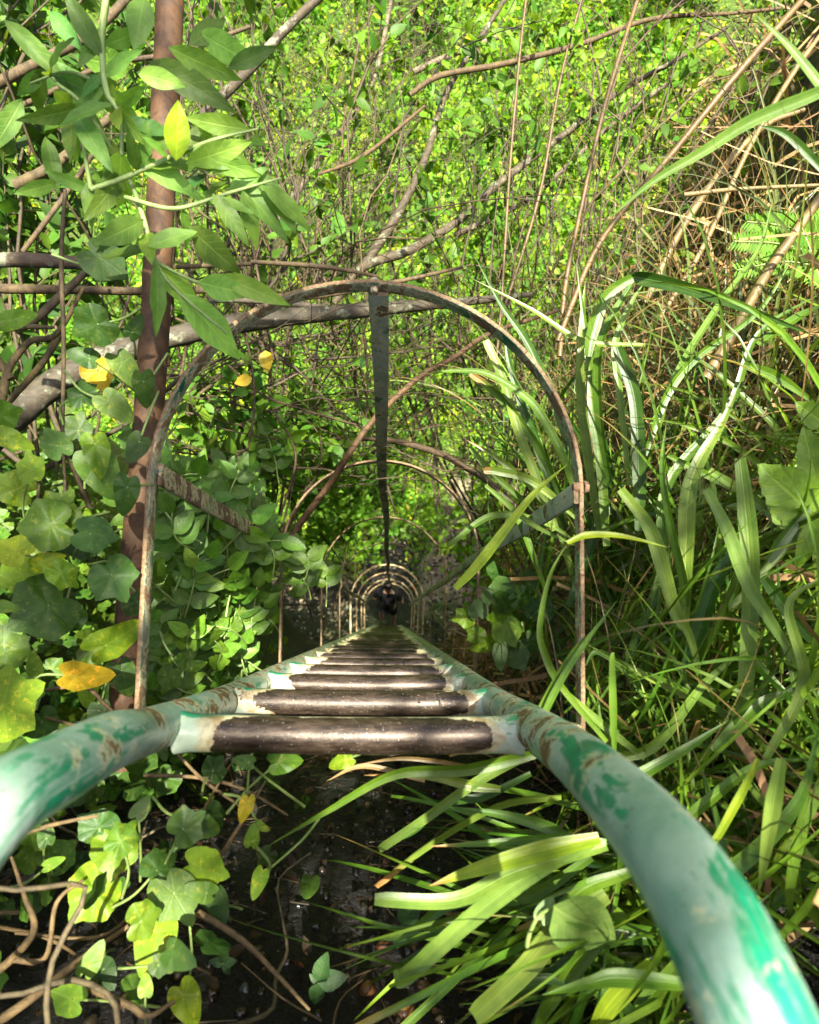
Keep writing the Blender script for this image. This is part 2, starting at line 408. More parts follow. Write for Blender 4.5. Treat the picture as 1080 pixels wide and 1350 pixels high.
M['hoop_rust_sunned'] = paint_mat('sunned_rusty_hoop', (.46, .30, .11), (.60, .42, .18), (.42, .29, .12), (.50, .25, .08), .7, .1)  # orange rust, its colour brightened to stand in for sun down there
M['strap'] = paint_mat('strap_paint_sun_shade', (.26, .30, .24), (.42, .43, .37), (.01, .11, .06), (.20, .125, .06), .55, 0., None, .8, .36)  # rusty paint; pale and dark green patches imitate sunlit and shaded stretches
M['strap_rust'] = paint_mat('rusty_strap', (.16, .11, .07), (.22, .15, .09), (.10, .16, .11), (.17, .095, .05), .85)

def ground_mat():
    m, nt = mat('wet_soil'); g = NT(nt)
    pos = g.n('TexCoord').outputs['Object']
    a = g.noise(pos, 5, 8, .7, .4); b = g.noise(pos, 42, 6, .75); v = g.n('TexVoronoi', i_Scale=32.); g.l(pos, v.inputs['Vector'])
    c = g.mix(g.ramp(a, .35, .65), (.003, .0022, .0015), (.010, .007, .0045))
    c = g.mix(g.math('MULTIPLY', g.ramp(b, .55, .75), .4), c, (.02, .013, .007))
    z = g.n('SeparateXYZ'); gp = g.n('NewGeometry').outputs['Position']; g.l(gp, z.inputs[0])
    low = g.ramp(z.outputs[1], 3.6, 5.6)      # dry pale earth on the gully floor and beyond
    pale = g.math('MULTIPLY', g.ramp(z.outputs[0], .35, .75), g.math('MULTIPLY', g.math('SUBTRACT', 1, g.ramp(z.outputs[1], 7.2, 8.6)), g.ramp(g.noise(pos, .9, 4), .36, .48)))
    c = g.mix(low, c, g.mix(pale, g.mix(g.ramp(a, .35, .65), (.05, .085, .015), (.09, .14, .025)), g.mix(g.ramp(a, .35, .65), (.15, .115, .075), (.34, .27, .19))))
    flo = g.math('MULTIPLY', low, g.math('MULTIPLY', g.math('SUBTRACT', 1, g.ramp(z.outputs[1], 6.4, 7.4)), g.math('SUBTRACT', 1, g.ramp(z.outputs[0], .3, .7))))
    c = g.mix(flo, c, g.mix(g.ramp(b, .52, .66), (.012, .011, .009), (.14, .125, .10)))
    bs = g.n('BsdfPrincipled'); bs.inputs['Specular IOR Level'].default_value = .3; g.l(c, bs.inputs['Base Color'])
    g.l(g.math('ADD', .10, g.math('ADD', g.math('MULTIPLY', g.ramp(b, .3, .7), .5), g.math('MULTIPLY', low, .3)), clamp=True), bs.inputs['Roughness'])
    hh = g.math('ADD', g.math('MULTIPLY', b, .6), g.math('ADD', a, g.math('MULTIPLY', v.outputs[0], -.25)))
    g.l(g.bump(hh, 1., .06), bs.inputs['Normal']); g.out(bs.outputs[0]); return m
M['ground'] = ground_mat()
def plain(name, c, rough=.6, sc=30, amt=.35):
    m, nt = mat(name); g = NT(nt); pos = g.n('TexCoord').outputs['Object']
    n = g.noise(pos, sc, 5, .7)
    bs = g.n('BsdfPrincipled', i_Roughness=rough)
    g.l(g.mix(g.ramp(n, .3, .7), tuple(v * (1 - amt) for v in c), tuple(min(1, v * (1 + amt)) for v in c)), bs.inputs['Base Color'])
    g.l(g.bump(n, .3, .004), bs.inputs['Normal']); g.out(bs.outputs[0]); return m
M['stone'] = leaf_mat('wet_pebble', 0., .16, None, 0., .5, 40)

# ------------------------------------------------------------------ terrain
def sm(a, b, x):
    t = np.clip((np.asarray(x, float) - a) / (b - a), 0, 1); return t * t * (3 - 2 * t)
def wob(x, y, s=1.):
    return (np.sin(x * 3.1 * s + 1.3 * np.sin(y * 1.7 * s)) + np.sin(y * 4.3 * s + 2.1 * np.sin(x * 2.3 * s + .7)) + .6 * np.sin(x * 7.9 * s + y * 6.1 * s)) / 2.6
def n_ground(x, l):
    x = np.asarray(x, float); l = np.asarray(l, float)
    right = 1.45 * sm(0, 1.9, x - .30); left = 2.2 * sm(0, 2.2, -x - .72)
    right = right + 2.5 * sm(.2, 2.3, x - .12) * sm(.3, 1.6, l) * (1 - sm(3.6, 5.6, l))
    f = sm(-.5, .7, l) * (1 - .75 * sm(8.8, 11.3, l))
    return -.54 + (right + left) * f + .035 * wob(x, l, 2.) + .10 * wob(x + 3, l, .7) * sm(.3, 2, np.abs(x) + l * .3) - .02
def gp(x, l):       # a point of the cliff
    x = np.asarray(x, float); l = np.asarray(l, float)
    return EYE + x[..., None] * AX + n_ground(x, l)[..., None] * AN + l[..., None] * AL
def z_hill(x, y):
    x = np.asarray(x, float); y = np.asarray(y, float)
    r = np.clip(y - 6.9 - .5 * np.sin(x * .35), 0, None)
    return .08 * wob(x, y, .6) + 1.02 * r - .9 * (1 - np.exp(-r)) + .35 * wob(x, y, .28) * sm(0, 3, r) + .06 * x * x * sm(2, 8, np.abs(x)) * .4
g = MB()
xs = np.concatenate([np.linspace(-30, -5, 10), np.linspace(-4.6, 4.6, 116), np.linspace(5, 30, 10)])
rows = []
e0 = gp(xs, np.full_like(xs, -.15))
for dy in (-60, -20, -8, -4, -2, -1, -.4): rows.append(np.stack([xs, e0[:, 1] + dy, e0[:, 2] * 0 + 10.38 + .05 * wob(xs, xs * 0 + dy)], -1))
for l in np.concatenate([np.linspace(-.15, 4, 90), np.linspace(4.1, 11.4, 72)]): rows.append(gp(xs, np.full_like(xs, l)))
lastr = rows[-1]
for y in np.concatenate([np.linspace(.15, 3, 16), np.linspace(3.4, 22, 60), np.linspace(24, 60, 10)]):
    yy = lastr[:, 1] + y; k = sm(0, .8, y)
    rows.append(np.stack([xs, yy, lastr[:, 2] * (1 - k) + z_hill(xs, yy) * k], -1))
R_ = np.stack(rows); nr, nc = R_.shape[:2]
i, j = np.meshgrid(np.arange(nr - 1), np.arange(nc - 1), indexing='ij')
g.add(R_.reshape(-1, 3), np.stack([i * nc + j, i * nc + j + 1, (i + 1) * nc + j + 1, (i + 1) * nc + j], -1).reshape(-1, 4))
tag(g.build('ground', M['ground']), kind='structure')

def ground_hit(px, py, far=3.):
    lo, hi = .3, far
    for _ in range(40):
        d = (lo + hi) / 2; v = at(px, py, d) - EYE; x, n, l = v @ AX, v @ AN, v @ AL
        if n > n_ground(x, l): lo = d
        else: hi = d
    return at(px, py, d)

# ------------------------------------------------------------------ the caged ladder
GR = .1415                       # rungs lie this far below the eye line
LW = .2025                       # half the clear width
lx = lambda l: -.055 - .0      # middle of the ladder
ladder = empty('caged_ladder', lad(lx(12), -GR, 11.1), 'long green steel ladder with worn rungs and hooped safety cage down the cliff', 'ladder')
XC = -.047
RL, RR = XC - LW - .026, XC + LW + .026
# rails: straight below the second rung, flared and hooked over above it
def rail(side):
    mb = MB()
    if side < 0:
        top = [at(-150, 1250, .335), at(-85, 1160, .36), at(-10, 1068, .40), at(70, 1018, .475), at(150, 976, .60), lad(RL, -GR + .010, .80)]
    else:
        top = [at(1050, 1560, .275), at(1030, 1440, .28), at(978, 1300, .30), at(920, 1185, .345), at(848, 1085, .43), at(765, 1003, .60), lad(RR, -GR + .008, .83)]
    x = RL if side < 0 else RR
    P = cr(np.vstack([top, lad(x, -GR, 1.16), lad(x, -GR, 1.75)]), 14)
    tube(mb, P, .0262, 24, rough=.004, ref=AN)
    a = mb.build('rail', M['rail'], ladder)
    mb = MB(); P = np.array([lad(x, -GR, l) for l in np.linspace(1.75, 11.15, 120)])
    tube(mb, P, .0258, 18, rough=.012, ref=AN)
    b = mb.build('lower_rail', M['rail_far'], ladder); b['label'] = 'mossy brown lower rail'
rail(-1); rail(1)
rl = np.array([.835 + .3005 * k for k in range(35)])
for k, l in enumerate(rl):
    mb = MB()
    sag = .003 * np.sin(np.pi * np.linspace(0, 1, 25))
    P = np.stack([lad(x, -GR - s, l) for x, s in zip(np.linspace(RL + .016, RR - .016, 25), sag)])
    rr = .0222 if k < 6 else .021
    tube(mb, P, rr * (1 + .16 * np.exp(-np.linspace(0, 1, 25) * 40) + .16 * np.exp(-np.linspace(1, 0, 25) * 40)), 22, rough=.006, ref=-AL + AN * .1)
    o = mb.build('rung', M['rung'] if k < 4 else M['rung_far'], ladder)
HL = [1.054, 2.33, 3.68, 5.0, 6.95, 8.2, 9.6, 10.7]
def hoop_curve(W, top, wave=0.):
    """(x, n) along the hoop from foot to foot"""
    hw = W / 2; c = top - hw
    pts = [(-hw + .010, -GR - .03)] + [(-hw + .010 * (1 - s), -GR - .03 + (c + GR + .03) * s) for s in np.linspace(.12, .95, 9)]
    a = np.linspace(np.pi, 0, 33)
    pts += [(hw * math.cos(q), c + hw * math.sin(q)) for q in a]
    pts += [(hw - .010 * (1 - s), -GR - .03 + (c + GR + .03) * s) for s in np.linspace(.95, .12, 9)] + [(hw - .010, -GR - .03)]
    return np.array(pts)
for k, l in enumerate(HL):
    W, top = (.71, .575) if k < 4 else (.78, .565)
    q = hoop_curve(W, top)
    xo = -.038
    P = np.array([lad(x + xo, n, l + .012 * math.sin(x * 4 + k)) for x, n in q])
    tn = np.gradient(q, axis=0); nrm = nz(np.stack([tn[:, 1], -tn[:, 0]], -1))
    Tn = nrm[:, :1] * AX + nrm[:, 1:] * AN
    mb = MB(); strip(mb, P, AL, -Tn, .033 if k < 4 else .036, .0072 if k < 4 else .017)
    # feet: flat lugs from hoop to rail
    for s, rx in ((0, RL), (-1, RR)):
        p = P[s]; e = lad(rx, -GR, l)
        strip(mb, np.linspace(p + AN * .004, e - AN * .02, 6), AL, AN, .03, .007)
    ho = mb.build('hoop', M['hoop'] if k < 4 else M['hoop_rust_sunned'], ladder)
    if k >= 4: ho['label'] = 'orange rusty lower hoop with sun put into its colour'
    # clamps where the straps cross
    for x, n, tx in ((xo, top, AX), (xo - W / 2, .24, AN), (xo + W / 2, .22, AN)):
        cb = MB(); inn = -nz(AX * (x - xo) + AN * (n - top + W / 2)) if n > .4 else AX * (1 if x < xo else -1)
        p = lad(x, n, l)
        tube(cb, np.array([p - inn * .012, p - inn * .006, p - inn * .004]), [.009, .011, .012], 6)
        tube(cb, np.array([p + inn * .014, p + inn * .010, p + inn * .004]), [.007, .009, .009], 6)
        cb.build('bolt', M['strap_rust'] if k < 4 else M['hoop_rust_sunned'], ho)
# straps running down inside the hoops
for (x0, n0, wdir, ndir, m, nm) in ((-.036, .575 - .0098, AX, AN, 'strap', 'top'), (-.038 - .345, .235, AN, AX, 'strap_rust', 'l'), (-.038 + .345, .215, AN, AX, 'strap', 'r')):
    ls = np.linspace(1.062 if nm == 'top' else 1.05, 10.75, 130)
    jig = .006 * np.sin(ls * 2.3 + n0 * 9)
    P = np.array([lad(x0 + (j if nm == 'top' else 0), n0 + (0 if nm == 'top' else j), l) for l, j in zip(ls, jig)])
    mb = MB(); strip(mb, P, wdir, ndir, .036, .0075)
    st = mb.build('strap', M[m], ladder)
    if m == 'strap_rust': st['label'] = 'rusty brown side strap'

# ------------------------------------------------------------------ the person at the foot
def skin_obj(name, verts, edges, radii, m, parent, sub=2):
    me = bpy.data.meshes.new(name); me.from_pydata([tuple(v) for v in verts], edges, []); me.materials.append(m)
    o = bpy.data.objects.new(name, me); C.objects.link(o); o.parent = parent
    md = o.modifiers.new('skin', 'SKIN'); md.use_smooth_shade = True
    for i, r in enumerate(radii):
        sv = me.skin_vertices[0].data[i]; sv.radius = (r, r) if np.isscalar(r) else r; sv.use_root = (i == 0)
    s = o.modifiers.new('sub', 'SUBSURF'); s.levels = s.render_levels = sub
    return o
pg = lad(-.05, -.13, 11.7); pz = float(pg[2])
pr = empty('person', pg, 'person in black top and dark shorts standing at the foot of the ladder', 'person')
pr.rotation_euler.z = rad(172); pr.scale = (.9, .9, .9)
skin = plain('skin', (.52, .30, .20), .5, 30, .1); blk = plain('black_cloth', (.012, .012, .014), .8, 60); hairm = plain('dark_hair', (.018, .012, .009), .5, 90); shoe = plain('dark_shoe', (.03, .03, .032), .6)
B = [(0, 0, .93), (0, .01, 1.15), (0, .0, 1.36), (0, -.01, 1.46), (0, -.035, 1.55), (0, -.03, 1.66),
     (.10, 0, .88), (.13, -.10, .50), (.13, -.06, .10), (.13, -.17, .03), (-.10, 0, .88), (-.12, .03, .48), (-.13, .12, .09), (-.13, .02, .03),
     (.17, 0, 1.40), (.25, .02, 1.14), (.24, -.16, .95), (.23, -.22, .89), (-.17, 0, 1.40), (-.26, .03, 1.13), (-.25, -.14, .95), (-.24, -.2, .89)]
Bi = [(0, 1), (1, 2), (2, 3), (3, 4), (4, 5), (0, 6), (6, 7), (7, 8), (8, 9), (0, 10), (10, 11), (11, 12), (12, 13), (2, 14), (14, 15), (15, 16), (16, 17), (2, 18), (18, 19), (19, 20), (20, 21)]
Br = [(.15, .11), (.13, .10), (.15, .10), .055, .085, .085, .085, .058, .036, .035, .085, .058, .036, .035, .055, .042, .03, .03, .055, .042, .03, .03]
skin_obj('body', B, Bi, Br, skin, pr)
S = [(0, 0, .84), (0, .01, 1.15), (0, 0, 1.37), (0, -.008, 1.44), (.175, 0, 1.405), (.235, .015, 1.22), (-.175, 0, 1.405), (-.24, .02, 1.22)]
skin_obj('shirt', S, [(0, 1), (1, 2), (2, 3), (2, 4), (4, 5), (2, 6), (6, 7)], [(.18, .135), (.165, .13), (.185, .13), .075, .075, .062, .075, .062], blk, pr)
S = [(0, 0, 1.02), (.10, -.005, .86), (.125, -.05, .66), (-.10, 0, .86), (-.115, .03, .66)]
skin_obj('shorts', S, [(0, 1), (1, 2), (0, 3), (3, 4)], [(.165, .12), .105, .09, .105, .09], blk, pr)
skin_obj('hair', [(0, .0, 1.60), (0, .0, 1.70), (0, -.03, 1.735)], [(0, 1), (1, 2)], [.09, .098, .075], hairm, pr)
for s, y, yy in ((.13, -.06, -.2), (-.13, .12, -.01)):
    skin_obj('shoe', [(s, y + .03, .05), (s, yy, .035)], [(0, 1)], [.05, .045], shoe, pr, 2)

# ------------------------------------------------------------------ plant helpers
def rdir(m, bias, spread):
    return nz(np.asarray(bias) + rng.normal(0, spread, (m, 3)))
def caged(P):
    v = np.atleast_2d(P) - EYE; x, n, l = v @ AX, v @ AN, v @ AL
    return (np.abs(x + .04) < .345) & (n < .50) & (n > -.30) & (l > .75)
def add_leaves(mb, tpl, P, tdir, nrm, size, cols):
    k = ~caged(P); P, tdir, nrm, size, cols = np.asarray(P)[k], np.asarray(tdir)[k], np.asarray(nrm)[k], np.asarray(size)[k], np.asarray(cols)[k]
    mb.inst(tpl, frames(tdir, nrm, size), np.asarray(P, float), cols)
def leaf_px(mb, tpl, base, tip, d, col, tilt=0., dd=0., wide=1., bend=0.):
    """one leaf seen from base pixel to tip pixel"""
    a, b = at(*base, d), at(*tip, d + dd)
    t = b - a; n = nz(EYE - (a + b) / 2)
    s = nz(np.cross(t, n)); n = nz(np.cross(s, nz(t))); n = n * math.cos(tilt) + s * math.sin(tilt)
    Mx = frames(t[None], n[None], np.array([np.linalg.norm(t)])); Mx[0, :, 0] *= wide
    mb.inst(tpl, Mx, a[None], np.asarray(col, float)[None])
def polar_px(mb, tpl, px, py, sz, ang, d, col, tx=0., ty=0.):
    """a palmate leaf: stalk point near the middle; ang = way its tip points on the picture (degrees, 0 right, 90 up)"""
    a = rad(ang); t = CR * math.cos(a) + CU * math.sin(a); p = at(px, py, d)
    n = nz(EYE - p); n = nz(n + CR * tx + CU * ty + SUN * .25)
    t = nz(t - n * np.dot(t, n)); s = sz / FOC * d * .68
    p = p - t * s * .22
    Mx = frames(t[None], n[None], np.array([s])); Mx[0, :, 0] = Mx[0, :, 0] * rng.uniform(.82, 1.15) + Mx[0, :, 1] * rng.uniform(-.16, .16); Mx[0, :, 2] *= rng.uniform(-.3, 2.4)
    mb.inst(tpl, Mx, p[None], np.asarray(col, float)[None])
    return p, t
def shoot(p0, p1, bow, n=9, jit=.0):
    t = np.linspace(0, 1, n)[:, None]
    P = p0 * (1 - t) + p1 * t + np.asarray(bow) * (4 * t * (1 - t)) 
    L_ = np.linalg.norm(p1 - p0)
    if jit: P[1:] += np.cumsum(rng.normal(0, jit * L_ / n, (n - 1, 3)), 0)
    return P
def twigs(P, r0, count, length, lo=.25, spread=.9, lift=.3):
    out = []
    T = nz(np.gradient(P, axis=0))
    for _ in range(count):
        k = rng.uniform(lo, .98) * (len(P) - 1); i = int(k)
        d = nz(T[i] + rng.normal(0, spread, 3) * .7 + UP * lift)
        L_ = length * rng.uniform(.4, 1.2); m = 6
        q = [P[i]]
        for s in range(m):
            d = nz(d + rng.normal(0, .22, 3) + UP * lift * .1); q.append(q[-1] + d * L_ / m)
        out.append((np.array(q), r0 * rng.uniform(.35, .6)))
    return out
def leaf_run(mb, Q, n, size, tpl, col, dv=.25, dh=.15, face=None):
    """n leaves along the polylines Q"""
    if not Q: return
    ii = rng.integers(0, len(Q), n)
    P, T = np.zeros((n, 3)), np.zeros((n, 3))
    for j, k in enumerate(ii):
        q = Q[k]; t = rng.uniform(.15, 1) * (len(q) - 1.001); a = int(t); P[j] = q[a] + (q[a + 1] - q[a]) * (t - a); T[j] = q[a + 1] - q[a]
    td = nz(nz(T) * .5 + rng.normal(0, .65, (n, 3)) - UP * .15)
    nr = nz((UP if face is None else face) + rng.normal(0, .55, (n, 3)))
    add_leaves(mb, tpl, P, td, nr, size * rng.uniform(.55, 1.25, n), vary(col, n, dv, dh))
def shrub(name, label, cat, roots, tips, nst, r0, ntw, tw_len, nleaf, lsize, lcol, group=None, bark='twig', bow=.25, tpl=None, jit=.12, tint=(.55, 1.1), lmat='small', lift=.3):
    """shoots from root area to tip area, twigs, leaves; roots and tips: (p, spread)"""
    o = empty(name, roots[0], label, cat, group)
    st, fo, Q = MB(), MB(), []
    for _ in range(nst):
        p0 = roots[0] + rng.normal(0, 1, 3) * roots[1]
        p1 = tips[0] + rng.uniform(-1, 1, 3) @ tips[1]
        for _t in range(12):
            P = shoot(p0, p1, rng.normal(0, bow, 3) + UP * bow * .5, 11, jit)
            if not caged(P).any(): break
            p1 = tips[0] + rng.uniform(-1, 1, 3) @ tips[1]
        r = r0 * rng.uniform(.5, 1.2); c = np.array([1, 1, 1]) * rng.uniform(*tint) * np.array([1, rng.uniform(.85, 1.02), rng.uniform(.7, 1)])
        tube(st, P, [r, r * .75, r * .3], 5, c, cap=False)
        Q.append(P[4:])
        for q, rr in twigs(P, r, ntw, tw_len, lift=lift):
            if caged(q).any(): continue
            tube(st, q, [rr, rr * .3], 4, c, cap=False); Q.append(q)
    st.build('stems', M[bark], o)
    if nleaf:
        leaf_run(fo, Q, nleaf, lsize, tpl or T_MED, lcol); fo.build('foliage', M[lmat], o)
    return o
def span(ax, ay, az):
    return np.stack([CR * ax, CU * ay, CF * az])
def px_branch(mb, pts, w, sides=8, rough=.03, tint=(1, 1, 1), m=7):
    """branch through (px, py, depth); w = widths on the picture"""
    P = cr([at(*p) for p in pts], m); n = len(P)
    dep = (P - EYE) @ CF
    tube(mb, P, rad_along(w, n) / 2 / FOC * dep, sides, tint, rough)
    return P

GRN = (.105, .185, .020); LIME = (.22, .33, .02); MID = (.075, .155, .020); DARK = (.040, .092, .016); YEL = (.55, .40, .03); PALE = (.16, .26, .085)

# ------------------------------------------------------------------ far side: ground cover, bushes, trees
def cover():
    mb = MB(); m = 560000
    y = 5.6 + 13.5 * rng.random(m); x = rng.uniform(-1, 1, m) * (2.2 + (y - 3) * .70); keep = rng.random(m) < .35 + .65 * (2.2 + (y - 3) * .70) / 13.5
    x, y = x[keep], y[keep]
    dens = wob(x, y, .9) + .7 * wob(x + 9, y, 2.3) + rng.normal(0, .35, len(x))
    path = np.exp(-((x - 1.15 - .25 * np.sin(y)) / .55) ** 2) * (y < 8.2) + np.exp(-((x + .1) / .7) ** 2) * (y < 6.9)
    hole = wob(x * 1.3 + 5, y * 1.1, 1.25)
    k = (dens > -.95) & ((hole < .8) | (rng.random(len(x)) < .4)) & (rng.random(len(x)) > path * 1.1)
    x, y, dens = x[k], y[k], dens[k]
    n = len(x)
    h = np.clip(rng.exponential(.12, n), 0, .6) * (1 + .9 * (dens > .5))
    P = np.stack([x, y, z_hill(x, y) + h], -1)
    td = nz(rng.normal(0, 1, (n, 3)) + A(0, -.3, .1)); nr = nz(rng.normal(0, .45, (n, 3)) + A(.1, -.35, .8))
    cl = np.where((wob(x + 2, y, 1.6) > .25)[:, None], vary((.25, .38, .03), n, .3, .18), vary((.15, .30, .028), n, .3, .12))
    cl = np.where((rng.random(n) < .05)[:, None], vary((.46, .46, .06), n, .3, .1), cl)
    clump = np.clip(.85 + .75 * wob(x * 1.1, y * 1.2 + 4, 1.15), .45, 1.7)
    cl = cl * (1 + .35 * wob(x + 7, y, .8))[:, None] * np.where((wob(x, y + 3, 1.9) > .35)[:, None], A(1.25, 1.05, .8), A(.9, 1, 1))
    size = rng.uniform(.05, .11, n) * clump * (1 + .03 * (y - 6)) * (1 + .02 * (y - 6))
    add_leaves(mb, T_LOW, P, td, nr, size, cl)
    tag(mb.build('ground_cover', M['cover'], smooth=False), 'bright green leafy ground cover over the opposite bank', 'ground cover', kind='stuff')
cover()
bush_sp = [(-4.6, 9.2, 'rounded bright bush far behind the upright brown trunk'), (-2.7, 7.6, 'low yellow-green bush beyond the fallen grey limb'), (-1.2, 10.6, 'pale leafy bush far above the cage hoops'),
           (.9, 9.4, 'sunny bush straight beyond the topmost hoop'), (2.6, 7.9, 'bright bush just beyond the pale earth by the ladder foot'), (3.9, 10.4, 'yellowish bush behind the long bare canes'),
           (5.8, 12.5, 'broad bush highest on the opposite bank behind canes'), (.1, 13.4, 'small dim bush highest on the bank over the hoops'), (-5.2, 13.4, 'wide far bush beyond the overhanging willow sprig'), (-.9, 7.4, 'small bush nearest the person at the ladder foot')]
for bi, (x, y, lab) in enumerate(bush_sp):
    z = float(z_hill(x, y)); p = A(x, y, z)
    big = 1.0 if bi != 9 else .55
    o = shrub('bush', lab, 'bush', (p, .12), (p + A(0, -.25, 1.0) * big, np.diag(A(1.0, .8, .75) * big)), 16, .016, 7, .5, [2600, 1500, 1900, 3200][bi % 4], [.085, .15, .12, .07][bi % 4], [(.10, .22, .02), (.27, .38, .03), (.06, .15, .02), (.19, .34, .03), (.13, .26, .04)][bi % 5], 'bushes on the opposite bank', tpl=T_LOW, lmat='cover', bow=.2)
tree_sp = [(-6.5, 15, 'slim leaning tree far beyond the willow sprig'), (-3.2, 13, 'grey stemmed tree on the bank between trunk and cage'), (1.6, 14.5, 'thin tree standing far above the topmost hoop'), (5.0, 14, 'slender tree far behind the tall brown canes')]
for x, y, lab in tree_sp:
    p = A(x, y, float(z_hill(x, y))); o = empty('tree', p, lab, 'tree', 'trees on the opposite bank')
    tb, cb, Q = MB(), MB(), []
    P = shoot(p, p + A(rng.normal(0, .8), -.6, 5.5), A(.3, 0, 0), 12, .1); tube(tb, P, [.09, .06, .02], 8, rough=.04)
    for q, r in twigs(P, .05, 26, 1.9, .2, .9, .35):
        tube(tb, q, [r, r * .3], 5); Q.append(q)
        for q2, r2 in twigs(q, r, 4, .8): tube(tb, q2, [r2, r2 * .4], 4); Q.append(q2)
    tb.build('trunk', M['bark_grey'], o); leaf_run(cb, Q, 6500, .10, T_LOW, (.10, .19, .025), .35, .2); cb.build('crown', M['cover'], o)

# ------------------------------------------------------------------ mid thicket
cfgs = [
 ('thicket_shrub', 'dense brown shoots fanning up behind the right half of the topmost hoop', (655, 700, 3.6), .12, (800, 60, 3.3), (.75, .5, .5), 15, .0075, 5, .5, 1530, 0.056, (0.135, 0.260, 0.020)),
 ('thicket_shrub', 'leafy shrub with slender shoots high beyond the tall brown canes', (720, 640, 5.2), .2, (760, 60, 5.2), (1.5, .8, .6), 15, .011, 7, .7, 4420, 0.084, (0.176, 0.325, 0.020)),
 ('thicket_shrub', 'open leafy shrub rising straight above the topmost hoop', (560, 640, 6.2), .2, (560, 110, 6.4), (1.5, 1.0, .7), 13, .012, 8, .8, 4420, 0.090, (0.162, 0.312, 0.020)),
 ('thicket_shrub', 'brown-stemmed shrub rising between willow sprig and topmost hoop', (340, 640, 3.4), .15, (400, 60, 3.4), (.75, .55, .4), 10, .010, 6, .55, 1275, 0.067, (0.115, 0.221, 0.020)),
 ('thicket_shrub', 'wiry tangle of bare twigs under the arch of the topmost hoop', (215, 520, 2.6), .10, (520, 520, 3.2), (.45, .35, .3), 18, .0065, 6, .45, 544, 0.056, (0.088, 0.176, 0.016)),
 ('thicket_shrub', 'matted wiry twigs between hoop strap and grass tussocks', (690, 690, 3.0), .12, (585, 520, 3.2), (.40, .5, .3), 20, .005, 7, .40, 374, 0.050, (0.135, 0.247, 0.020)),
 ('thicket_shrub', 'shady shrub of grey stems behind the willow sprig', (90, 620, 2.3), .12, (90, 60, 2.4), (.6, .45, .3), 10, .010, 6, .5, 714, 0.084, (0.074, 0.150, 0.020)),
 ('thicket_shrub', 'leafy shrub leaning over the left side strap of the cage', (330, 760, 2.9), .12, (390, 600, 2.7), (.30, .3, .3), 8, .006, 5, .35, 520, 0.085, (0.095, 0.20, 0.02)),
 ('thicket_shrub', 'fresh green shrub crowding the second and third hoops', (420, 800, 4.4), .15, (440, 650, 4.4), (.5, .45, .4), 9, .007, 6, .45, 1300, 0.09, (0.14, 0.29, 0.025)),
 ('thicket_shrub', 'far green scrub standing above the rusty lower hoops', (470, 760, 8.2), .2, (490, 665, 8.6), (1.0, .5, .5), 9, .009, 6, .5, 1700, 0.095, (0.162, 0.312, 0.025)),
 ('thicket_shrub', 'scrub of pale twigs beside the pale earth and lower hoops', (640, 780, 6.5), .2, (630, 700, 6.2), (.45, .55, .4), 9, .008, 6, .5, 420, 0.090, (0.162, 0.299, 0.025)),
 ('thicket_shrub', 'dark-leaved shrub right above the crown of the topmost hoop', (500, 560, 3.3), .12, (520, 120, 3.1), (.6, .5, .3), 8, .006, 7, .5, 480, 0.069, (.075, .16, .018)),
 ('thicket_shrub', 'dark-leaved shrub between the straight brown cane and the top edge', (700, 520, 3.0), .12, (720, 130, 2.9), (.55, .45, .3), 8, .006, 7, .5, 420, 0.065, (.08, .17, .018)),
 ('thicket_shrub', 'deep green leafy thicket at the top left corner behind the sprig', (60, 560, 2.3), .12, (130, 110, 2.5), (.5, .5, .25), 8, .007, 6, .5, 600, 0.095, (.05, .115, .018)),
 ('thicket_shrub', 'brown brushwood at the foot of the bank of dead straw', (860, 480, 3.2), .15, (1000, 60, 2.9), (.5, .5, .4), 13, .008, 5, .5, 935, 0.067, (0.135, 0.247, 0.025)),
]
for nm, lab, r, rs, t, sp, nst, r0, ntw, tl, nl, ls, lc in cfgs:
    shrub(nm, lab, 'shrub', (at(*r), rs), (at(*t), span(*sp)), nst, r0, ntw, tl, nl, ls, lc, 'thicket shrubs in the gully', tint=(.35, .85))

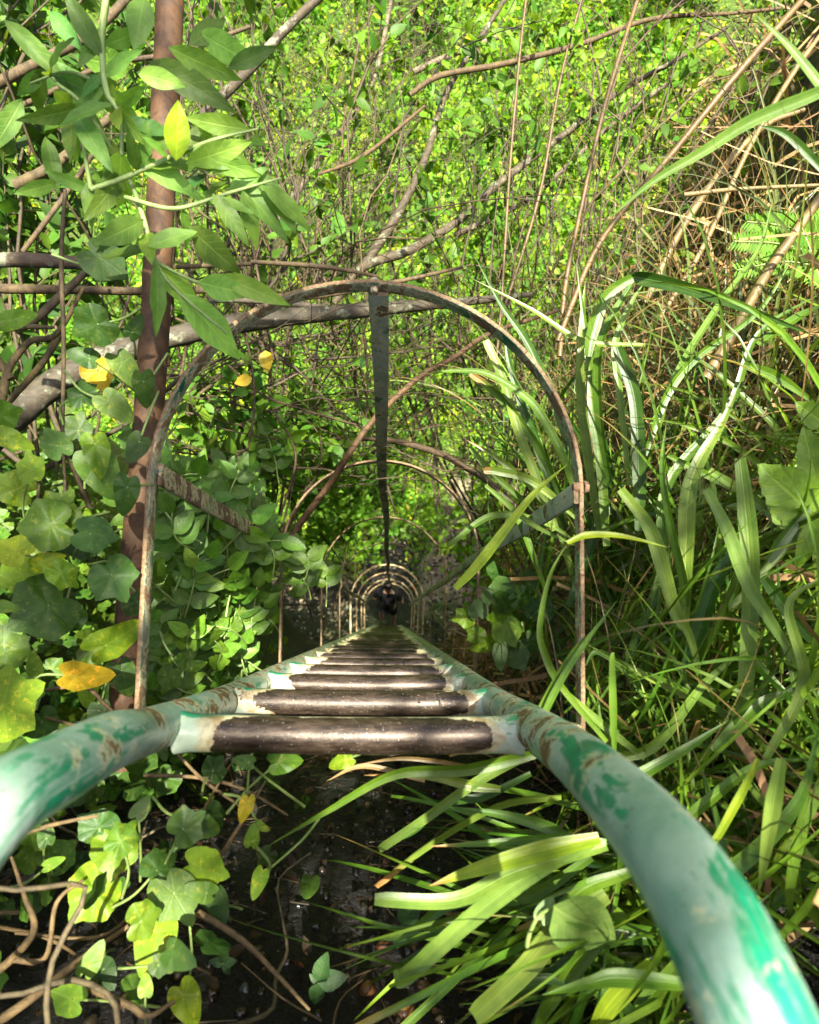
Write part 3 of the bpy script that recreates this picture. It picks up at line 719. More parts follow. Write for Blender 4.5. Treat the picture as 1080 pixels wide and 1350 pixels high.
for lab, n_, spec, rr_, tint_ in [
    ('bare brushwood of thin crossing twigs leaning up to the right over the hoop', 56, ((250, 640), (420, 520), (330, 720), (-120, 120), 2.6, 4.6), .0030, (.5, 1.2)),
    ('finest dark twigs arching high across the gap between sprig and canes', 64, ((150, 460), (300, 560), (340, 800), (-60, 330), 2.6, 4.4), .0024, (.35, .7)),
    ('bare dark twigs arching level across the inside of the topmost hoop', 44, ((200, 460), (420, 640), (480, 720), (400, 640), 2.3, 3.6), .0030, (.45, .85)),
    ('bare reddish brushwood standing behind the long brown canes', 40, ((600, 820), (420, 640), (700, 1080), (-120, 150), 2.4, 3.8), .0042, (.6, 1.0)),
    ('bare grey brushwood leaning left behind the willow sprig', 34, ((150, 460), (300, 560), (-80, 360), (-120, 160), 2.2, 3.4), .0045, (.5, .95))]:
    (ax, bx), (ay, by), (cx, dx), (cy, dy), d0, d1 = spec
    o = empty('brushwood', at((ax + bx) / 2, by, d1), lab, 'brushwood', 'bare brushwood in the gully'); st = MB()
    for _ in range(n_):
        d = rng.uniform(d0, d1)
        for _t in range(8):
            P = shoot(at(rng.uniform(ax, bx), rng.uniform(ay, by), d), at(rng.uniform(cx, dx), rng.uniform(cy, dy), d + rng.uniform(-.4, .3)), rng.normal(0, .26, 3) + UP * .15, 13, .20)
            if not caged(P).any(): break
        r_ = rr_ * rng.uniform(.5, 1.6); c_ = A(1, rng.uniform(.8, 1), rng.uniform(.65, 1)) * rng.uniform(*tint_)
        tube(st, P, [r_, r_ * .7, r_ * .3], 5, c_, cap=False)
        for q, r2 in twigs(P, r_, 4, .35, .2, .9, .2):
            if not caged(q).any(): tube(st, q, [r2, r2 * .4], 4, c_, cap=False)
    st.build('twigs', M['twig'], o)
# prominent branches, each through the spots where it is seen
def branch_thing(name, label, cat, specs, mat_, group=None):
    o = empty(name, at(*specs[0][0][0]), label, cat, group)
    for pts, w, tint in specs:
        mb = MB(); px_branch(mb, pts, w, tint=tint); mb.build('branch', M[mat_], o)
    return o
W1 = (1, 1, 1)
branch_thing('fallen_limb', 'thick grey limb lying across behind trunk and topmost hoop', 'branch',
    [([(-60, 620, 1.9), (40, 530, 1.95), (120, 478, 2.0), (230, 444, 2.05), (330, 424, 2.1), (480, 409, 2.25), (600, 399, 2.4), (700, 388, 2.5)], [44, 38, 33, 28, 25, 19, 12, 7], (.62, .6, .52)),
     ([(455, 412, 2.24), (400, 402, 2.2), (310, 396, 2.15), (250, 400, 2.1)], [9, 7, 5], (.8, .75, .7))], 'bark_grey')
branch_thing('dead_branch', 'stout horizontal broken branch ending beside the upright trunk', 'branch',
    [([(-40, 343, 1.35), (40, 343, 1.36), (118, 348, 1.38)], [21, 20, 17], (.9, .72, .62))], 'bark_grey', 'bare branches around the trunk')
branch_thing('dead_branch', 'long thin level branch passing behind the trunk to the hoop', 'branch',
    [([(-40, 380, 1.5), (90, 382, 1.5), (190, 384, 1.55), (300, 383, 1.7), (400, 392, 1.85), (520, 372, 1.95), (610, 352, 2.05)], [14, 12, 11, 9, 8, 6, 4], (.9, .78, .68)),
     ([(330, 345, 1.8), (430, 352, 1.9), (500, 365, 2.0)], [6, 7, 4], (.8, .7, .6)), ([(230, 352, 1.65), (330, 348, 1.8)], [6, 6], (.8, .7, .6))], 'twig', 'bare branches around the trunk')
branch_thing('dead_branch', 'forked brown branch slanting below the broken horizontal branch', 'branch',
    [([(122, 350, 1.3), (80, 390, 1.28), (30, 430, 1.25), (-40, 424, 1.2)], [8, 11, 11, 10], (.75, .68, .6)), ([(30, 430, 1.25), (70, 432, 1.27)], [9, 5], (.75, .68, .6))], 'twig', 'bare branches around the trunk')
branch_thing('dead_branch', 'pale forked stick standing among ivy below the horizontal branches', 'branch',
    [([(-5, 560, 1.3), (8, 500, 1.3), (15, 480, 1.3), (40, 450, 1.3), (75, 440, 1.3), (110, 380, 1.3)], [13, 11, 10, 9, 8, 5], (1.1, 1.0, .75)), ([(15, 500, 1.3), (-5, 470, 1.3), (-20, 450, 1.3)], [11, 9, 6], (1.1, 1, .75)), ([(12, 530, 1.35), (55, 480, 1.35), (80, 440, 1.35)], [8, 9, 9], (1.1, 1, .7))], 'twig', 'bare branches around the trunk')
branch_thing('hanging_vine', 'thin brown vine hanging straight down across the horizontal branches', 'vine',
    [([(86, 250, 1.22), (81, 340, 1.22), (84, 450, 1.22), (83, 560, 1.22), (86, 650, 1.22)], [5, 6, 6, 5, 4], (.8, .7, .6))], 'twig')
branch_thing('leaning_branch', 'brown branch leaning up behind the willow sprig to the top corner', 'branch',
    [([(-40, 130, 1.9), (20, 98, 1.9), (75, 70, 1.9), (125, 40, 1.95), (185, -20, 2.0)], [15, 14, 13, 12, 11], (.85, .75, .65)), ([(-20, 160, 2.1), (60, 125, 2.1), (140, 85, 2.1), (230, 70, 2.15), (330, 35, 2.2)], [8, 7, 7, 6, 5], (.7, .6, .5)),
     ([(20, 245, 1.8), (75, 215, 1.8), (150, 150, 1.9)], [15, 13, 10], (.9, .85, .7)), ([(30, 332, 1.7), (80, 265, 1.7), (125, 200, 1.75)], [7, 7, 6], (.8, .7, .6))], 'twig', 'long leaning branches')
branch_thing('leaning_branch', 'dark leaning branch rising past the trunk to the top edge', 'branch',
    [([(240, 175, 2.2), (290, 130, 2.2), (335, 85, 2.2), (380, 35, 2.2), (440, -20, 2.2)], [10, 14, 14, 12, 11], (.7, .62, .45))], 'bark_grey', 'long leaning branches')
branch_thing('leaning_branch', 'long grey branch arching from the hoop top far to the upper right', 'branch',
    [([(440, 400, 2.7), (478, 352, 2.7), (540, 330, 2.75), (605, 290, 2.8), (660, 240, 2.8), (760, 165, 2.85), (820, 118, 2.9), (890, 80, 2.9), (960, 35, 3.0)], [9, 13, 12, 11, 10, 9, 8, 6, 4], (.75, .68, .5)),
     ([(478, 352, 2.7), (520, 290, 2.7), (560, 210, 2.7), (590, 120, 2.8), (640, 40, 2.8), (690, -40, 2.8)], [13, 12, 10, 8, 7, 6], (.7, .62, .45))], 'bark_grey', 'long leaning branches')
branch_thing('leaning_branch', 'pale sunlit branch crossing high above the topmost hoop', 'branch',
    [([(330, 350, 3.4), (380, 270, 3.4), (430, 200, 3.4), (490, 110, 3.5), (520, -20, 3.5)], [9, 9, 8, 7, 6], (1.3, 1.2, 1.0)), ([(545, 95, 3.3), (600, 70, 3.3), (680, 40, 3.3)], [8, 8, 7], (1.5, 1.4, 1.2)), ([(600, 310, 3.6), (700, 260, 3.6), (800, 170, 3.7), (880, 110, 3.7)], [8, 8, 6, 5], (1.2, 1.1, .95))], 'bark_grey', 'long leaning branches')
branch_thing('leaning_branch', 'reddish brown branch slanting through the cage past the top strap', 'branch',
    [([(380, 715, 2.3), (396, 690, 2.3), (435, 638, 2.25), (458, 602, 2.2), (493, 553, 2.2), (552, 498, 2.2), (597, 472, 2.2), (639, 443, 2.2), (681, 427, 2.2), (740, 408, 2.2)], [10, 10, 9, 9, 8, 8, 7, 7, 6, 5], (.95, .66, .5))], 'twig', 'long leaning branches')
branch_thing('leaning_branch', 'dark mossy stick slanting down from the top strap toward the grass', 'branch',
    [([(440, 578, 2.6), (510, 580, 2.5), (575, 596, 2.45), (607, 612, 2.4), (652, 641, 2.3), (700, 690, 2.2)], [5, 8, 9, 9, 8, 7], (.55, .45, .35))], 'twig', 'long leaning branches')
branch_thing('leaning_branch', 'thin long branches sweeping level toward the top right corner', 'branch',
    [([(540, 125, 2.6), (580, 100, 2.6), (660, 85, 2.6), (760, 60, 2.6), (860, 25, 2.6), (960, 18, 2.7), (1090, 5, 2.7)], [7, 8, 8, 7, 6, 5, 4], (.9, .75, .55)), ([(420, 230, 2.5), (480, 205, 2.5), (560, 140, 2.5)], [4, 6, 4], (.9, .7, .5))], 'twig', 'long leaning branches')
canes = [([(738, 470, 1.75), (745, 380, 1.75), (765, 280, 1.75), (800, 130, 1.75), (850, -30, 1.8)], [9, 9, 8, 8, 7], 'straight brown cane rising from tussock to the top edge'),
         ([(735, 450, 1.7), (780, 340, 1.7), (820, 280, 1.7), (880, 210, 1.65), (970, 100, 1.6), (1075, -20, 1.6)], [9, 10, 10, 11, 12, 11], 'long brown cane bending to the top right corner'),
         ([(655, 470, 2.1), (662, 385, 2.1), (672, 225, 2.1), (685, 75, 2.1), (697, -30, 2.1)], [4, 5, 5, 5, 4], 'thinnest upright reddish cane above the hoop'),
         ([(660, 420, 2.4), (690, 330, 2.4), (715, 240, 2.4), (740, 100, 2.4), (775, -30, 2.4)], [6, 6, 6, 5, 4], 'dark thin cane between the upright reddish cane and brown canes'),
         ([(930, 500, 1.45), (960, 450, 1.45), (1005, 370, 1.42), (1040, 318, 1.4), (1100, 235, 1.4)], [20, 19, 17, 16, 15], 'thickest tan cane leaning over the fern'),
         ([(1110, 243, 1.6), (980, 249, 1.6), (901, 257, 1.6)], [6, 7, 9], 'pale broken cane lying level above the fern'),
         ([(870, 420, 1.9), (930, 320, 1.9), (985, 200, 1.9), (1050, 90, 1.9), (1110, 10, 1.9)], [9, 9, 9, 9, 8], 'tan cane crossing behind the broken level cane'),
         ([(850, 400, 2.1), (900, 300, 2.1), (960, 215, 2.1), (1010, 165, 2.1), (1060, 145, 2.1)], [12, 12, 12, 10, 8], 'weathered grey cane under the broken level cane')]
for pts, w, lab in canes:
    mb = MB(); px_branch(mb, pts, [q * .78 for q in w], 8, .02, (.62, .55, .5) if 'dark' in lab or 'reddish' in lab else ((.7, .62, .55) if 'brown' in lab else W1))
    tag(mb.build('dry_cane', M['cane']), lab, 'cane', 'dry canes on the grassy bank')

# upright trunk beside the cage
tr = empty('young_tree', at(165, 930, 1.36), 'slim upright brown trunk behind the left leg of the topmost hoop', 'tree')
mb = MB(); P = px_branch(mb, [(160, 1010, 1.36), (168, 880, 1.36), (178, 750, 1.36), (192, 600, 1.35), (203, 450, 1.35), (209, 330, 1.35), (215, 200, 1.35), (222, 60, 1.36), (226, -90, 1.36), (228, -300, 1.36)], [42, 40, 39, 38, 38, 36, 36, 36, 36, 32], 16, .018)
mb.build('trunk', M['bark_brown'], tr)
cbm, Q = MB(), []
tb = MB()
for q, r in twigs(P[-12:], .012, 10, .5, .1): tube(tb, q, [r, r * .3], 5); Q.append(q)
tb.build('limbs', M['bark_brown'], tr); leaf_run(cbm, Q, 90, .10, T_LANB, (.07, .14, .02)); cbm.build('crown', M['willow'], tr)

# ------------------------------------------------------------------ willow sprig, near the lens on the left
wl = empty('willow_sprig', at(215, 380, .9), 'pale green willow sprig hanging in front of the upright trunk', 'willow')
mb = MB()
wst = [([(150, -60, .86), (135, 40, .86), (140, 118, .85), (158, 150, .85), (161, 205, .86)], [10, 9, 8, 7, 5]), ([(75, 110, .88), (110, 140, .88), (165, 225, .9), (190, 290, .9), (205, 345, .9), (235, 385, .9), (300, 440, .92)], [4, 6, 7, 7, 7, 5, 3]),
       ([(120, 250, .88), (170, 232, .88), (230, 205, .88), (280, 185, .88), (340, 170, .89)], [7, 7, 6, 5, 3]), ([(165, 260, .89), (230, 275, .89), (300, 255, .9), (370, 235, .9)], [6, 6, 5, 3]), ([(40, 110, .9), (90, 95, .88), (140, 115, .87)], [3, 4, 6]),
       ([(205, 345, .9), (260, 372, .9), (320, 385, .9)], [5, 4, 3]), ([(20, 40, .9), (60, 90, .9), (100, 150, .9), (120, 250, .88)], [3, 4, 5, 6])]
for p, w in wst: px_branch(mb, p, w, 7)
mb.build('stem', M['stem'], wl)
mb = MB()
WL = [((190, -6), (178, 60), 1.3, .9), ((5, 25), (88, 105), .8, .8), ((65, 14), (102, 60), 1, .8), ((105, 75), (184, 92), 1.1, 1.6), ((222, 62), (316, 108), 1., 1.), ((262, 42), (334, 86), 1.2, 1.5), ((195, 80), (306, 138), 1., .55), ((180, 95), (244, 112), 1.2, 1.3),
      ((72, 118), (98, 145), 1.3, 1.3), ((140, 116), (86, 152), 1., 1.), ((160, 198), (154, 280), 1.25, 1.7), ((172, 208), (270, 256), .95, 1.7), ((245, 215), (330, 190), 1., 1.2), ((300, 228), (385, 310), .9, .9), ((340, 225), (392, 300), 1., .8), ((258, 200), (340, 235), 1., 1.2),
      ((195, 325), (258, 300), 1.2, 1.4), ((250, 298), (312, 362), 1.4, .5), ((212, 352), (262, 408), 1.3, 1.5), ((235, 385), (322, 474), 1.1, 1.6), ((205, 345), (214, 442), .8, .8), ((262, 372), (328, 388), 1.5, 1.6), ((290, 362), (380, 402), .9, 1.2),
      ((75, 240), (20, 258), 1.1, .9), ((120, 250), (60, 228), 1., 1.), ((60, 180), (78, 250), 1., .8), ((110, 140), (30, 165), .9, .7), ((165, 225), (120, 290), 1., .9), ((190, 290), (130, 320), 1.1, .8), ((100, 150), (142, 215), 1., 1.2), ((230, 205), (300, 150), 1., .6),
      ((165, 260), (110, 225), 1.1, 1.), ((280, 255), (330, 320), 1., .7), ((300, 255), (352, 215), 1., 1.), ((90, 95), (40, 60), .9, .8), ((135, 40), (90, 5), 1., .9), ((138, 60), (190, 40), 1.2, .9), ((250, 60), (300, 20), 1.1, .6), ((300, 90), (365, 60), 1., .5), ((30, 130), (-10, 200), 1., .8), ((60, 90), (20, 130), 1., .8)]
for a, b, w, v in WL:
    leaf_px(mb, T_LANB if w > 1 else T_LAN, a, b, .87 + rng.uniform(-.02, .05), vary((.15 * v, .27 * v, .05 * v), 1, .1, .1)[0], rng.normal(0, .35), rng.normal(0, .03), w)
# leaves filling in behind
Q = [cr([at(*q) for q in p], 4) for p, _ in wst]
leaf_run(mb, Q, 70, .075, T_LAN, (.12, .22, .035), .25, .12, face=nz(EYE - at(180, 200, .9)) + UP)
mb.build('foliage', M['willow'], wl)
mb = MB(); leaf_px(mb, T_LANB, (232, 212), (236, 130), .86, (.30, .42, .015), .1, -.03, 1.35)
lf = mb.build('leaf', M['willow'], wl); lf['label'] = 'glowing yellow-green leaf'

# ------------------------------------------------------------------ ivy
def ivy_plant(name, label, items, d0, root, petcol='stem', group=None):
    o = empty(name, root, label, 'ivy', group)
    lf, st = MB(), MB()
    for it in items:
        px, py, sz, ang, kind, col = it[:6]; d = d0 + (it[6] if len(it) > 6 else rng.uniform(-.05, .08))
        tpl = {'i': T_IVY, 'h': T_HEART, 'r': T_R3}[kind]
        yel = col is YEL
        tgt = MB() if yel else lf
        p, t = polar_px(tgt, tpl, px, py, sz, ang, d, vary(col, 1, .1, .08)[0], rng.normal(0, .3), rng.normal(0, .3))
        if yel:
            y = tgt.build('leaf', M['ivy'], o); y['label'] = 'bright yellow leaf'
        q = p - t * .05 - nz(EYE - p) * rng.uniform(.04, .1) + rng.normal(0, .025, 3) - UP * .03
        tube(st, cr([q, (p + q) / 2 + rng.normal(0, .008, 3), p], 4), [.0022, .0016], 5)
    lf.build('foliage', M['ivy'], o); st.build('stalks', M[petcol], o)
    return o
G1, G2, G3, G4 = (.105, .205, .02), (.17, .29, .02), (.050, .115, .02), (.26, .38, .02)
ivy_plant('ivy', 'large-leaved ivy with mottled and yellow leaves beside the upright trunk', [
    (52, 693, 88, 190, 'r', G1), (82, 668, 66, 60, 'i', G1), (132, 706, 84, -10, 'r', G3), (153, 768, 76, -60, 'i', G3), (47, 808, 112, -150, 'r', G3), (88, 761, 56, -30, 'i', G2), (153, 843, 92, 18, 'h', G2), (112, 892, 78, -15, 'h', YEL),
    (163, 893, 60, -70, 'h', G3, .12), (15, 722, 60, 150, 'r', G4), (20, 762, 72, 200, 'r', G4), (20, 922, 112, 30, 'i', G2), (45, 876, 40, 100, 'h', G1), (133, 622, 88, -60, 'h', G1), (166, 652, 66, -100, 'h', G3), (40, 612, 52, 100, 'i', G2),
    (145, 350, 84, -30, 'r', DARK), (166, 487, 64, -55, 'h', G1), (190, 512, 60, -90, 'h', DARK), (108, 514, 52, 100, 'i', G3), (152, 536, 62, -40, 'h', G1), (132, 498, 60, -60, 'r', YEL, .12), (128, 596, 72, -80, 'h', G1), (22, 420, 56, 20, 'h', G2, .15), (118, 432, 70, 200, 'r', DARK), (178, 432, 44, 60, 'h', G3),
    (12, 640, 70, 160, 'r', G2), (5, 850, 70, 90, 'i', G1), (5, 800, 40, 0, 'h', G1), (60, 960, 60, -60, 'r', G3), (180, 590, 50, -120, 'h', DARK), (60, 740, 50, 20, 'h', G4), (110, 470, 46, 170, 'h', G3), (10, 545, 60, 10, 'r', G1), (18, 580, 56, -20, 'h', G2), (70, 580, 60, 120, 'r', G3), (105, 560, 50, 80, 'i', G3),
    (90, 820, 60, -120, 'r', G3, .08), (185, 800, 50, -60, 'i', DARK, .15), (100, 720, 60, 200, 'r', DARK, .1), (30, 985, 80, 20, 'i', G3), (130, 945, 50, -90, 'h', DARK, .1)], .98, at(60, 960, 1.15))
ivy_plant('ivy', 'sunlit ivy with mottled lobed leaves below the left handrail', [
    (150, 1130, 92, -100, 'r', G2), (115, 1187, 92, -130, 'r', G2), (277, 1148, 84, -20, 'r', G4), (236, 1190, 90, -60, 'i', G1), (203, 1245, 86, -110, 'h', G2), (247, 1322, 66, -70, 'h', G4), (85, 1314, 62, 160, 'r', G4), (122, 1265, 52, 60, 'h', G1), (192, 1300, 32, 90, 'h', G2), (122, 1086, 70, 150, 'r', G3),
    (70, 1138, 32, 30, 'h', G2), (324, 1066, 42, -110, 'h', YEL), (333, 1103, 38, 80, 'h', G1), (341, 1163, 46, -100, 'h', G2), (186, 1066, 36, 60, 'h', PALE), (287, 1192, 56, -60, 'h', DARK), (250, 1086, 60, 40, 'i', G3), (375, 1004, 52, 10, 'h', G1), (322, 1004, 36, 170, 'h', G3), (450, 1004, 44, 200, 'h', G2), (165, 1100, 60, 60, 'i', G1), (215, 1140, 60, 40, 'i', G3), (270, 1090, 50, -20, 'h', DARK),
    (60, 1098, 44, 100, 'h', G3), (345, 1090, 26, -30, 'h', G1), (265, 1175, 50, 160, 'h', G1), (285, 1010, 40, 60, 'i', DARK), (140, 1285, 46, -60, 'h', DARK), (195, 1210, 60, 10, 'r', G1), (215, 1275, 40, -30, 'i', G3)], .80, at(60, 1250, 1.0))
# woody stems under the ivy
specs = []
for p, w in [([(262, 1203, .82), (320, 1240, .8), (368, 1288, .8), (408, 1331, .8)], [9, 8, 6, 4]), ([(-20, 1290, .8), (15, 1265, .8), (45, 1225, .8), (32, 1180, .8), (15, 1130, .82)], [12, 11, 9, 6, 4]), ([(15, 1265, .8), (60, 1262, .8), (75, 1190, .82), (110, 1160, .84)], [8, 7, 6, 4]),
             ([(-10, 1115, .8), (60, 1090, .8), (130, 1075, .82)], [7, 6, 4]), ([(110, 1300, .8), (170, 1325, .78), (195, 1340, .78), (230, 1320, .8)], [8, 9, 8, 5]), ([(60, 910, 1.0), (110, 905, 1.0), (140, 930, 1.0), (165, 955, 1.0)], [5, 6, 5, 4]), ([(40, 940, 1.05), (110, 960, 1.02), (160, 975, 1.0)], [4, 5, 4]),
             ([(190, 1022, 1.), (260, 1025, 1.), (320, 1040, 1.), (380, 1075, 1.)], [5, 5, 5, 3]), ([(235, 995, .95), (270, 1030, .95), (320, 1065, .95)], [4, 5, 3]), ([(262, 1080, .95), (290, 1030, .95), (310, 1000, .95)], [4, 4, 3]), ([(290, 1130, .9), (318, 1085, .9), (350, 1030, .95)], [6, 5, 3]),
             ([(0, 1345, .82), (50, 1310, .84), (100, 1270, .86), (170, 1220, .88)], [13, 12, 10, 6]), ([(20, 1230, .85), (130, 1235, .88), (190, 1190, .88)], [4, 5, 4]), ([(-10, 1220, .85), (70, 1240, .9), (140, 1290, .92)], [5, 5, 3])]:
    specs.append((p, w, (1.25, 1.05, .8)))
branch_thing('ivy_root', 'pale bare ivy roots and twigs sprawling below the left handrail', 'roots', specs, 'twig')

# random ivy covering the left bank behind the feature leaves
def ivy_fill(label, n, xr, lr, size, col, root):
    o = empty('ivy_mat', root, label, 'ivy', None)
    mb = MB()
    x = rng.uniform(*xr, n); l = rng.uniform(*lr, n)
    P = gp(x, l) + AN * rng.uniform(.03, .42, n)[:, None] + rng.normal(0, .03, (n, 3))
    nr = nz(nz(EYE - P) * .7 + UP * .7 + rng.normal(0, .45, (n, 3))); td = nz(rng.normal(0, 1, (n, 3)) - UP * .5)
    k = rng.integers(0, 3, n); cols = vary(col, n, .3, .15)
    for i, tp in enumerate((T_IVY, T_HEART, T_R3)):
        s = k == i; add_leaves(mb, tp, P[s], td[s], nr[s], size * rng.uniform(.5, 1.1, s.sum()), cols[s])
    mb.build('foliage', M['ivy'], o)
    sb = MB()
    for _ in range(26 if n > 100 else 5):
        x0, l0 = rng.uniform(*xr), rng.uniform(*lr); q = [gp(np.array(x0), np.array(l0)) + AN * .05]
        d = nz(rng.normal(0, 1, 3))
        for s in range(7): d = nz(d + rng.normal(0, .5, 3)); q.append(q[-1] + d * .07)
        tube(sb, cr(q, 3), [.004, .002], 5, W1, .03)
    sb.build('stems', M['twig'], o)
ivy_fill('shady carpet of dark ivy on the bank behind the mottled ivy', 2600, (-3.0, -.52), (.45, 3.8), .066, (.085, .175, .02), at(80, 900, 1.6))
ivy_fill('small dark ivy trailing under the first rungs', 60, (-.7, -.15), (.75, 1.5), .045, (.05, .11, .02), at(330, 1010, 1.2))

# bramble / rose bush filling the left of the cage
br = empty('bramble_bush', at(300, 930, 1.6), 'bushy mid-green bramble filling the gap between left hoop leg and rail', 'bramble')
mb, st = MB(), MB()
def mb_add(mb, tpl, P, t, n, size, cols): mb.inst(tpl, frames(t, n, size), P, cols)
def spray(base, tip, d, dd, nleaf, size, col, tpl=T_OV, inside=False):
    a, b = at(*base, d), at(*tip, d + dd); P = shoot(a, b, UP * .03 + rng.normal(0, .02, 3), 8, .05)
    if not inside and caged(P).any(): return
    tube(st, P, [.003, .0018], 5)
    T = nz(b - a); vn = nz(EYE - b)
    for j in range(nleaf):
        k = 2 + (j // 2) * 2 if j < nleaf - 1 else 7; k = min(k, 7); s = 1 if j % 2 else -1
        t = T if j == nleaf - 1 else nz(T * .5 + np.cross(T, vn) * s + rng.normal(0, .12, 3))
        (mb_add if inside else add_leaves)(mb, tpl, P[k][None], t[None], nz(vn + UP * .5 + rng.normal(0, .25, 3))[None], np.array([size * rng.uniform(.85, 1.15)]), vary(col, 1, .2, .1))
for s in [((352, 838), (255, 850), 1.4, -.03, 5, .075, (.11, .235, .035)), ((300, 770), (240, 800), 1.45, 0, 5, .07, MID), ((345, 560), (290, 590), 1.6, 0, 5, .11, (.05, .12, .02), T_SER), ((330, 640), (300, 600), 1.6, 0, 3, .11, (.05, .125, .02), T_SER), ((360, 650), (345, 625), 1.7, 0, 3, .11, (.06, .14, .02), T_SER),
          ((300, 720), (235, 700), 1.5, 0, 5, .08, MID), ((400, 760), (360, 720), 1.9, 0, 5, .10, (.07, .16, .025)), ((390, 850), (330, 870), 1.5, 0, 5, .075, (.10, .21, .03)), ((420, 810), (400, 780), 2.1, 0, 5, .11, (.07, .16, .025))]: spray(*s)
for a_, b_, d_ in [((290, 730), (335, 690), 1.75), ((330, 700), (372, 712), 1.9), ((360, 760), (345, 725), 1.95), ((400, 770), (395, 735), 2.2), ((430, 800), (425, 762), 2.6), ((300, 760), (320, 715), 1.8), ((345, 690), (350, 735), 2.0), ((410, 790), (380, 755), 2.3)]: spray(a_, b_, d_, 0, 5, .08, [(.10, .215, .02), (.08, .18, .02)][rng.integers(0, 2)], T_OV, True)
for _ in range(150):
    px, py = rng.uniform(225, 425), rng.uniform(640, 900)
    if py > 905 - (px - 225) * .22: continue
    d = 1.5 + (px - 215) / 210 * .8 + rng.uniform(-.1, .3)
    spray((px, py + 30), (px + rng.normal(-10, 35), py - rng.uniform(0, 50)), d, rng.normal(0, .08), rng.choice([5, 5, 7]), .068 * rng.uniform(.7, 1.15), [(.10, .215, .02), MID, (.08, .18, .02), (.13, .26, .025)][rng.integers(0, 4)], T_SER if rng.random() < .3 else T_OV)
for _ in range(70):
    px, py = rng.uniform(205, 400), rng.uniform(600, 960)
    d = 1.9 + rng.uniform(0, .5)
    spray((px, py + 30), (px + rng.normal(-5, 40), py - rng.uniform(0, 50)), d, 0, 5, .075, [(.085, .185, .02), MID][rng.integers(0, 2)])
mb.build('foliage', M['bramble'], br); st.build('stems', M['stem'], br)

# vine with hanging leaves inside the arch
vn = empty('climbing_vine', at(460, 480, 2.2), 'thin leafy vine hanging inside the topmost hoop with two yellow leaves', 'vine')
mb, st = MB(), MB()
for pts in [[(310, 400, 2.1), (330, 470, 2.1), (335, 540, 2.1), (318, 640, 2.1), (300, 720, 2.1)], [(480, 440, 2.3), (485, 500, 2.3), (482, 560, 2.3)], [(300, 480, 2.2), (345, 520, 2.2), (400, 540, 2.2), (470, 560, 2.2)], [(360, 540, 2.0), (390, 600, 2.0), (370, 680, 2.0)]]:
    P = px_branch(st, pts, [3.5, 3], 5, 0, (.6, .45, .35))
    leaf_run(mb, [P], 13, .048, T_OV, (.075, .165, .018))
mb.build('foliage', M['bramble'], vn); st.build('stems', M['twig'], vn)
for a, b in (((350, 462), (352, 492)), ((332, 498), (308, 506))):
    mb = MB(); leaf_px(mb, T_OV, a, b, 2.1, YEL, .2, 0, 1.1); mb.build('leaf', M['bramble'], vn)['label'] = 'yellow leaf'

# ------------------------------------------------------------------ grass on the right
def px_blade(mb, pts, w, d, col, tip=None, cut=False, tw=.0, dd=0., tilt=.3):
    w = w * .82
    k = len(pts); P = cr([at(x, y, d + dd * i / (k - 1)) for i, (x, y) in enumerate(pts)], 7)
    c = nz(EYE - P[len(P) // 2]); f = nz(c + UP * .25 + rng.normal(0, tilt, 3))
    blade(mb, P, w / FOC * (d + dd * .5), f, vary(col, 1, .08, .06)[0], tip, cut, twist=tw, fold=.34)
def rnd_blades(mb, root, n, L_, w, lean, col, spread=.45, rs=.05, droop=1., dead=.0, dcol=(.25, .17, .075), cutp=.05):
    w = w * .82
    for _ in range(int(n * 2.7)):
        p = root + rng.normal(0, rs, 3); p = p - AN * .02
        d = nz(UP * .8 + lean + rng.normal(0, spread, 3)); L1 = L_ * rng.uniform(.5, 1.15); m = 11
        q = [p]
        g_ = rng.uniform(.03, .17) * droop
        for s in range(m):
            d = nz(d - UP * g_ * (.4 + s / m * 1.6) + rng.normal(0, .02, 3)); q.append(q[-1] + d * L1 / m)
        if caged(np.array(q)).any(): continue
        isd = rng.random() < dead
        c = vary(dcol if isd else col, 1, .32, .14)[0]
        side = nz(np.cross(q[-1] - q[0], UP) + 1e-3)
        f = nz(np.cross(side, nz(np.array(q[5]) - q[0])) * (1 if rng.random() < .8 else -1) + rng.normal(0, .3, 3) + nz(EYE - p) * .4)
        blade(mb, np.array(q), w * rng.uniform(.45, 1.1) * (.36 if isd else 1), f, c, (.40, .26, .10) if rng.random() < .3 else None, (not isd) and rng.random() < cutp, twist=rng.normal(0, .7), taper=1.7, fold=rng.uniform(.2, .5))
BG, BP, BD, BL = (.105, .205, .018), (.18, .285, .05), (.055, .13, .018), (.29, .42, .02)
OT = (.50, .26, .10)
tus = {}
def tussock(key, label, root):
    o = empty('grass_tussock', root, label, 'grass tussock', 'grass tussocks on the bank'); tus[key] = (o, MB()); return tus[key][1]
